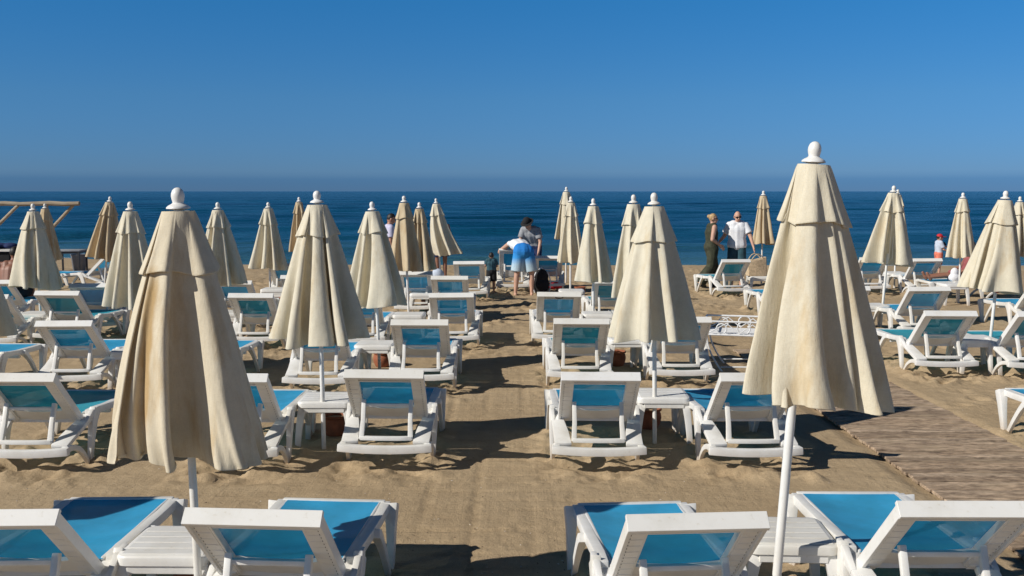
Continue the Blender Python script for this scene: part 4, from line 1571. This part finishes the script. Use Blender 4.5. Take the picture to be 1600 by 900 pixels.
def person(label, loc, rz, pose, k=1.0, skin='skin', fat=1.0, cat='person', clothes=(), hair=None, child=False):
    j = std_pose()
    j.update(pose)
    j = {a: Vector(v) for a, v in j.items()}
    e = empty('person', loc, rz)
    e.scale = (k, k, k)
    tag(e, label, cat, None)
    hd = j['head']
    fc = j['face'].normalized()
    hs = 1.25 if child else 1.0
    up = (hd - j['neck']).normalized()
    up = (up - fc * up.dot(fc)).normalized()
    sd_ = fc.cross(up)
    rot = Matrix((sd_, fc, up)).transposed()
    def hp(x, y, z):
        return hd + rot @ Vector((x, y, z)) * hs
    ax = (j['sr'] - j['sl']).normalized()
    def torso(m, g, lo='pelvis', lo_t=0.0, hi='chest'):
        w1, w2, w3 = ax * .085, ax * .07, ax * .085
        for s in (-1, 1):
            m.capsule(j['chest'] + w1 * s, j['waist'] + w2 * s, .098 * fat + g, .088 * fat + g)
            m.capsule(j['waist'] + w2 * s, lerp(j['pelvis'], j['waist'], lo_t) + w3 * s, .088 * fat + g, .098 * fat + g)
        m.capsule(j['chest'], j['waist'], .112 * fat + g, .104 * fat + g)
        m.capsule(j['waist'], lerp(j['pelvis'], j['waist'], lo_t), .104 * fat + g, .114 * fat + g)
        m.capsule(j['sl'] * .5 + j['sr'] * .5 + (j['neck'] - j['chest']) * .12, j['sl'], .070 + g * .6, .050 + g * .6)
        m.capsule(j['sl'] * .5 + j['sr'] * .5 + (j['neck'] - j['chest']) * .12, j['sr'], .070 + g * .6, .050 + g * .6)
        m.capsule(lerp(j['sl'], j['sr'], .25), j['chest'] - ax * .07, .075 * fat + g, .09 * fat + g)
        m.capsule(lerp(j['sl'], j['sr'], .75), j['chest'] + ax * .07, .075 * fat + g, .09 * fat + g)
    m = MB()
    torso(m, 0)
    m.capsule(j['neck'] - up * .06, hd - up * .03, .055, .05)
    m.ball(hp(0, 0, .01), (.075 * hs, .092 * hs, .108 * hs), 18, 12, rot)
    m.ball(hp(0, .035, -.05), (.055 * hs, .058 * hs, .062 * hs), 14, 9, rot)
    m.capsule(hp(0, .088, .0), hp(0, .104, -.022), .011 * hs, .015 * hs)
    for s in (-1, 1):
        m.ball(hp(s * .078, -.005, -.005), (.012 * hs, .022 * hs, .032 * hs), 10, 7, rot)
    for s, a in ((-1, 'l'), (1, 'r')):
        S_, E_, W_ = j['s' + a], j['e' + a], j['w' + a]
        m.capsule(S_, E_, .052 * fat, .041 * fat)
        m.capsule(E_, W_, .040 * fat, .028)
        d = (W_ - E_).normalized()
        d = (d + Vector((0, 0, -.25))).normalized()
        side = ax.cross(d)
        if side.length < .1:
            side = Vector((0, 1, 0))
        side.normalize()
        pe = W_ + d * .085
        m.capsule(W_, pe, .026, .024)
        m.capsule(W_ + side * .012, pe + side * .022, .022, .018)
        m.capsule(W_ - side * .012, pe - side * .022, .022, .018)
        curl = d.cross(side) * (-.02 * s)
        for q, ln in ((-1.5, .062), (-.5, .075), (.5, .072), (1.5, .055)):
            r0 = pe + side * (q * .019)
            m.capsule(r0, r0 + d * ln * .55, .0105, .010, 8)
            m.capsule(r0 + d * ln * .55, r0 + d * ln + curl, .010, .009, 8)
        m.capsule(W_ + d * .025 + side * .025, W_ + d * .075 + side * .058, .012, .010, 8)
        Hh, K_, A_ = j['h' + a], j['k' + a], j['a' + a]
        m.capsule(Hh, K_, .086 * fat, .056 * fat)
        m.capsule(K_, lerp(K_, A_, .35), .053 * fat, .054 * fat)
        m.capsule(lerp(K_, A_, .35), A_, .054 * fat, .036)
        tf = j.get('toe' + a)
        if tf is None:
            tf = A_ + Vector((0, .15, -.05))
        heel = A_ + Vector((0, -.03, -.045))
        m.capsule(heel, tf, .034, .028)
        m.capsule(A_, lerp(heel, tf, .6), .036, .03)
    m.build('body', skin, e, remesh=.0095)
    # face marks
    m = MB()
    for s in (-1, 1):
        m.ball(hp(s * .032, .083, .012), (.011 * hs, .008 * hs, .007 * hs), 8, 6, rot)
    m.build('eyes', 'dark_hair', e)
    m = MB()
    m.ball(hp(0, .090, -.062), (.022 * hs, .006 * hs, .006 * hs), 10, 6, rot)
    m.build('mouth', 'pink_cloth', e)
    if hair:
        col, style = hair
        m = MB()
        m.ball(hp(0, -.014, .028), (.084 * hs, .095 * hs, .100 * hs), 16, 10, rot)
        if style == 'bun':
            m.ball(hp(0, -.105, .05), (.045, .045, .045))
            m.capsule(hp(-.07, -.03, -.03), hp(-.06, -.06, .02), .02, .03)
            m.capsule(hp(.07, -.03, -.03), hp(.06, -.06, .02), .02, .03)
        hb = m.build('hair', col, e, remesh=.009, relax=2)
        # clear the face: keep only what lies behind the hairline
        bm = bmesh.new()
        bm.from_mesh(hb.data)
        inv = rot.transposed()
        dele = []
        for v in bm.verts:
            q = inv @ (v.co - hd) / hs
            if (q.y > .015 and q.z < .055) or q.z < (-.02 if style != 'bun' else -.04) + q.y * .5:
                dele.append(v)
        bmesh.ops.delete(bm, geom=dele, context='VERTS')
        bm.to_mesh(hb.data)
        bm.free()
    for c in clothes:
        kind, col = c[0], c[1]
        g = c[2] if len(c) > 2 else .014
        m = MB()
        if kind in ('tee', 'tank', 'jump_top'):
            torso(m, g, lo_t=.15 if kind != 'tee' else .0)
            if kind == 'tee':
                for a in 'lr':
                    m.ball(j['s' + a], (.052 + g,) * 3)
                    m.tube([j['s' + a], lerp(j['s' + a], j['e' + a], .72)], [.052 + g, .062 + g], 14)
            nm = {'tee': 't_shirt', 'tank': 'tank_top', 'jump_top': 'jumpsuit_top'}[kind]
            m.build(nm, col, e, remesh=.011, relax=4)
        elif kind in ('shorts', 'trousers', 'trunks'):
            fr = {'shorts': .78, 'trousers': 2, 'trunks': .55}[kind]
            for s in (-1, 1):
                m.capsule(lerp(j['pelvis'], j['waist'], .45) + ax * .07 * s, j['pelvis'] + ax * .085 * s, .092 * fat + g, .102 * fat + g)
            m.capsule(lerp(j['pelvis'], j['waist'], .45), j['pelvis'], .108 * fat + g, .125 * fat + g)
            if kind != 'trousers':
                m.capsule(j['hl'] * .5 + j['hr'] * .5, lerp(j['hl'], j['kl'], .30) * .5 + lerp(j['hr'], j['kr'], .30) * .5, .10 * fat + g, .06 * fat + g)
            for a in 'lr':
                Hh, K_, A_ = j['h' + a], j['k' + a], j['a' + a]
                if kind == 'trousers':
                    m.capsule(Hh, K_, .10 * fat + g, .088 + g)
                    m.tube([K_, lerp(K_, A_, 1.0)], [.088 + g, .125 + g], 16)
                else:
                    m.ball(Hh, (.094 * fat + g,) * 3)
                    m.tube([Hh, lerp(Hh, K_, fr + .12)], [.094 * fat + g, .098 * fat + g], 16)
            m.build({'shorts': 'shorts', 'trousers': 'trousers', 'trunks': 'swim_trunks'}[kind], col, e, remesh=.012, relax=4)
        elif kind == 'shoes':
            for a in 'lr':
                A_ = j['a' + a]
                tf = j.get('toe' + a)
                if tf is None:
                    tf = A_ + Vector((0, .15, -.05))
                m = MB()
                m.capsule(A_ + Vector((0, -.03, -.04)), tf, .042, .036)
                m.build('shoe', col, e, remesh=.010)
        elif kind == 'cap':
            m.ball(hp(0, -.005, .045), (.088 * hs, .102 * hs, .085 * hs), 18, 10, rot)
            m.box(hp(0, .125, .045), (.13 * hs, .12 * hs, .014), rot)
            m.build('cap', col, e, remesh=.009, relax=3)
        elif kind == 'hat':
            m.ball(hp(0, 0, .07), (.095, .105, .10), 18, 10, rot)
            m.ball(hp(0, 0, .045), (.155, .165, .016), 24, 8, rot)
            m.build('hat', col, e, remesh=.009, relax=2)
        elif kind == 'sunglasses':
            for s in (-1, 1):
                m.ball(hp(s * .034, .090, .010), (.030, .012, .022), 12, 8, rot)
                m.tube([hp(s * .06, .088, .015), hp(s * .082, .0, .012)], .005, 6)
            m.tube([hp(-.02, .098, .015), hp(.02, .098, .015)], .005, 6)
            m.build('sunglasses', col, e)
    return e

def gp(px, py):
    p = at(px, py, 0)
    return Vector((p.x, p.y, ground(p.x, p.y)))

# woman in olive jumpsuit, mid stride towards the right
q = gp(1112, 450)
person('woman in a dark olive jumpsuit and sunglasses walking along the shore', (q.x, q.y + .1, q.z), R(-82), dict(
    pelvis=(0, -.02, .94), waist=(0, .0, 1.08), chest=(0, -.01, 1.27), head=(-.0, .03, 1.585), face=(.35, 1, -.08),
    kl=(-.09, .10, .49), al=(-.08, .10, .08), kr=(.10, -.04, .49), ar=(.09, -.30, .12), toer=(.09, -.17, .04),
    er=(.22, -.06, 1.12), wr=(.17, .15, .98), el=(-.22, .02, 1.12), wl=(-.18, .24, .98)), k=.97, fat=1.16,
    clothes=[('jump_top', 'olive_cloth'), ('trousers', 'olive_cloth', .02), ('shoes', 'black_cloth'), ('sunglasses', 'black_gloss')], hair=('blond_hair', 'bun'))
q = Vector((atY(1150, 450, 22.4).x, 22.4, 0))
person('bald man in a white t-shirt and sunglasses standing beside the woman', (q.x, q.y, ground(q.x, q.y)), R(168), dict(
    head=(.0, .055, 1.59), face=(-.28, 1, -.30), chest=(0, 0, 1.29),
    el=(-.29, .06, 1.15), wl=(-.36, .14, .92), er=(.28, -.10, 1.15), wr=(.40, -.12, 1.0)), k=1.0, fat=1.12,
    clothes=[('tee', 'white_cloth', .024), ('shorts', 'teal_cloth', .008), ('sunglasses', 'black_gloss')])
# bending man
q = gp(818, 461)
person('man bending over a lounger in blue dip dyed swim shorts and white top', (q.x, q.y, q.z - .01), R(6), dict(
    pelvis=(0, -.02, .93), waist=(-.02, .12, 1.02), chest=(-.06, .33, 1.05), neck=(-.10, .47, 1.02), head=(-.12, .60, .96), face=(-.1, .75, -.7),
    sl=(-.25, .40, 1.07), sr=(.11, .42, 1.05), el=(-.36, .50, .98), wl=(-.42, .66, .93), er=(.16, .56, .83), wr=(.10, .74, .70),
    hl=(-.09, -.01, .89), hr=(.09, -.01, .89), kl=(-.14, .0, .48), kr=(.17, .0, .48), al=(-.17, -.02, .08), ar=(.17, -.02, .08)), k=1.0, skin='skin', fat=1.05,
    clothes=[('tank', 'white_cloth', .018), ('shorts', 'dip_dye_blue', .032)], hair=('dark_hair', 'short'))
# hatted person behind
q = Vector((atY(831, 450, 22.0).x, 22.0, 0))
person('person in a black brimmed hat and grey t-shirt behind the bending man', (q.x, q.y, ground(q.x, q.y)), R(160), dict(
    pelvis=(0, -.10, .90), waist=(0, -.06, 1.03), chest=(0, .06, 1.20), neck=(0, .15, 1.33), head=(.02, .24, 1.43), face=(.2, 1, -.75),
    sl=(-.17, .10, 1.30), sr=(.17, .10, 1.30), el=(-.24, .12, 1.03), wl=(-.23, .22, .80), er=(.22, .18, 1.04), wr=(.14, .36, .90),
    hl=(-.09, -.10, .86), hr=(.09, -.10, .86), kl=(-.10, .0, .47), kr=(.10, .0, .47)), k=.98,
    clothes=[('tee', 'grey_cloth', .018), ('shorts', 'navy_cloth', .02), ('hat', 'black_cloth')], hair=('dark_hair', 'short'))
# child
q = gp(768, 459)
person('small child in a dark teal shirt standing on the sand with back turned', (q.x, q.y, q.z), R(10), dict(
    el=(-.25, .04, 1.18), wl=(-.30, .16, 1.10), er=(.24, .06, 1.16), wr=(.24, .24, 1.12), head=(0, .01, 1.59), face=(.25, 1, -.1)), k=.50, skin='tanned_skin', child=True, fat=1.12,
    clothes=[('tee', 'teal_cloth', .03), ('shorts', 'black_cloth', .03)], hair=('dark_hair', 'short'))
# boy with red cap
q = gp(1465, 434)
person('boy in a red cap, pale blue t-shirt and salmon shorts walking right', (q.x, q.y, q.z), R(-86), dict(
    kl=(-.10, .10, .49), al=(-.10, .10, .08), kr=(.10, -.06, .49), ar=(.10, -.26, .12), toer=(.10, -.12, .05),
    er=(.20, .10, 1.14), wr=(.17, .40, 1.04), el=(-.20, .10, 1.16), wl=(-.16, .30, 1.22), head=(0, .02, 1.59), face=(.15, 1, -.1)), k=.63, child=True,
    clothes=[('tee', 'pale_blue_cloth', .025), ('shorts', 'salmon_cloth', .03), ('cap', 'red_cloth')], hair=('dark_hair', 'short'))
ph = atY(1477, 379, 25.0)
m = MB()
m.box((0, 0, 0), (.20, .012, .085), Matrix.Rotation(R(-35), 3, 'Y'))
o = m.build('paddle', 'black_cloth', None, bevel=.004)
o.location = Vector((q.x + .15, q.y + .16, q.z + .80))
tag(o, 'small dark paddle held up by the boy in the red cap', 'paddle')
# man behind parasols
q = Vector((atY(609, 450, 21.2).x, 21.2, 0))
person('dark haired man in a lavender shirt standing behind the greyish parasol', (q.x, q.y, ground(q.x, q.y)), R(-70), dict(head=(0, .05, 1.59), face=(.2, 1, -.45)), k=.985, skin='tanned_skin',
    clothes=[('tee', 'lavender_cloth', .018), ('shorts', 'navy_cloth', .02)], hair=('dark_hair', 'short'))
# legs below the tilted parasol
q = Vector((atY(690, 450, 24.0).x, 24.0, 0))
person('tanned person mostly hidden behind the tilted parasol, bare legs showing', (q.x, q.y, ground(q.x, q.y)), R(20), dict(), k=.95, skin='brown_skin',
    clothes=[('trunks', 'navy_cloth', .02)], hair=('dark_hair', 'short'))
# sitter on the right
person('person in reddish swimwear sitting on the sideways lounger at the right', (9.12, 20.0, .36 - .735), R(88), dict(
    pelvis=(0, -.02, .93), waist=(0, -.06, 1.05), chest=(0, -.12, 1.25), neck=(0, -.14, 1.40), head=(0, -.11, 1.54),
    sl=(-.175, -.13, 1.35), sr=(.175, -.13, 1.35), el=(-.24, -.02, 1.10), wl=(-.20, .18, 1.0), er=(.24, -.02, 1.10), wr=(.20, .18, 1.0),
    hl=(-.09, .02, .90), hr=(.09, .02, .90), kl=(-.10, .42, .93), kr=(.10, .44, .91), al=(-.10, .80, .875), ar=(.10, .82, .875),
    toel=(-.10, .85, .97), toer=(.10, .87, .97)), k=.92, skin='brown_skin',
    clothes=[('tank', 'pink_cloth', .015), ('trunks', 'pink_cloth', .02)], hair=('dark_hair', 'short'))
# sitter on the left, back turned
lz = next(g for g in LG if 'shirtless' in g['label'])
sx_, sy_ = atY(16, 450, 17.0).x, lz['org'].y + 1.22
person('shirtless tanned man sitting at the left edge with his back turned', (atY(16, 450, sy_).x, sy_, .345 - .80), R(0), dict(
    pelvis=(0, 0, .93), waist=(0, .02, 1.06), chest=(0, .08, 1.26), neck=(0, .14, 1.41), head=(.02, .19, 1.55), face=(.2, 1, -.2),
    sl=(-.185, .11, 1.36), sr=(.185, .11, 1.36), el=(-.26, .20, 1.10), wl=(-.16, .40, 1.0), er=(.26, .20, 1.10), wr=(.16, .40, 1.0),
    hl=(-.09, .04, .90), hr=(.09, .04, .90), kl=(-.13, .45, .93), kr=(.13, .45, .93), al=(-.13, .48, .53), ar=(.13, .48, .53)), k=1.0, skin='brown_skin', fat=1.12,
    clothes=[('trunks', 'black_cloth', .02)], hair=('dark_hair', 'short'))

# ------------------------------------------------------------------ bags and towels
def blob(name, label, cat, loc, parts, col, rz=0, vox=.014, group=None):
    m = MB()
    for c, s in parts:
        m.ball(c, s, 16, 10)
    o = m.build(name, col, None, remesh=vox, relax=3)
    o.location = loc
    o.rotation_euler = (0, 0, rz)
    tag(o, label, cat, group)
    return o

p = gp(846, 458)
e = empty('backpack', (p.x, p.y, p.z - .01), R(8))
tag(e, 'black backpack standing on the sand beside the bending man', 'backpack')
m = MB()
for c, s in (((0, 0, .20), (.17, .11, .20)), ((0, 0, .36), (.15, .10, .17)), ((0, -.08, .16), (.13, .07, .13))):
    m.ball(c, s, 16, 10)
m.build('bag_body', 'black_cloth', e, remesh=.013)
m = MB()
m.tube(bez((-.05, .04, .50), (0, .04, .60), (.05, .04, .50), 7), .011, 8)
m.build('handle', 'white_cloth', e)
for s in (-1, 1):
    m = MB()
    m.tube(bez((s * .12, -.02, .46), (s * .24, -.06, .25), (s * .15, -.04, .03), 8), .012, 8)
    m.build('strap', 'white_cloth', e)
p = gp(866, 455)
blob('beach_bag', 'red beach bag on the sand right of the black backpack', 'bag', (p.x, p.y + .1, p.z), [((0, 0, .07), (.19, .12, .085)), ((.08, 0, .12), (.07, .07, .06))], 'red_cloth')
tp = at(1186, 431, .405)
e = empty('straw_bag', (tp.x - .06, tp.y, tp.z), R(10))
tag(e, 'straw coloured tote bag standing on the white table by the couple', 'bag')
m = MB()
m.add([(-.20, -.09, 0), (.20, -.09, 0), (.20, .09, 0), (-.20, .09, 0), (-.23, -.07, .34), (.20, -.05, .40), (.20, .05, .40), (-.23, .07, .34), (-.02, -.10, .34), (-.02, .10, .34)],
      [(3, 2, 1, 0), (0, 1, 5, 8, 4), (2, 3, 7, 9, 6), (1, 2, 6, 5), (3, 0, 4, 7), (4, 8, 9, 7), (8, 5, 6, 9)])
m.build('bag_body', 'straw_cloth', e, bevel=.02, seg=3)
for s in (-1, 1):
    m = MB()
    m.tube(bez((-.14, s * .08, .34), (-.02, s * .11, .56), (.12, s * .07, .36), 10), .010, 8)
    m.build('handle', 'straw_cloth', e)
lb = next(g for g in LG if 'white bag on its bed' in g['label'])
blob('white_bag', 'white bag lying on a lounger bed left of the nearest left parasol', 'bag', (lb['org'].x + .02, lb['org'].y + .95, .37), [((0, 0, .07), (.24, .16, .08)), ((.12, 0, .06), (.16, .14, .065))], 'white_cloth', .2)
lt = next(g for g in LG if 'two in line' in g['label'])
p = at(680, 419, .55)
blob('beach_towel', 'blue and white towel bundle beside the tilted parasol', 'towel', (p.x, p.y, ground(p.x, p.y)), [((0, 0, .18), (.16, .14, .20)), ((.05, 0, .40), (.14, .12, .14))], 'pale_blue_cloth')
ls = next(g for g in LG if 'sideways with a person' in g['label'])
blob('white_towel', 'white towel draped beside the sitting person on the right', 'towel', (8.82, 19.78, .36), [((0, 0, .08), (.12, .10, .09)), ((0, 0, .18), (.08, .07, .10))], 'white_cloth')
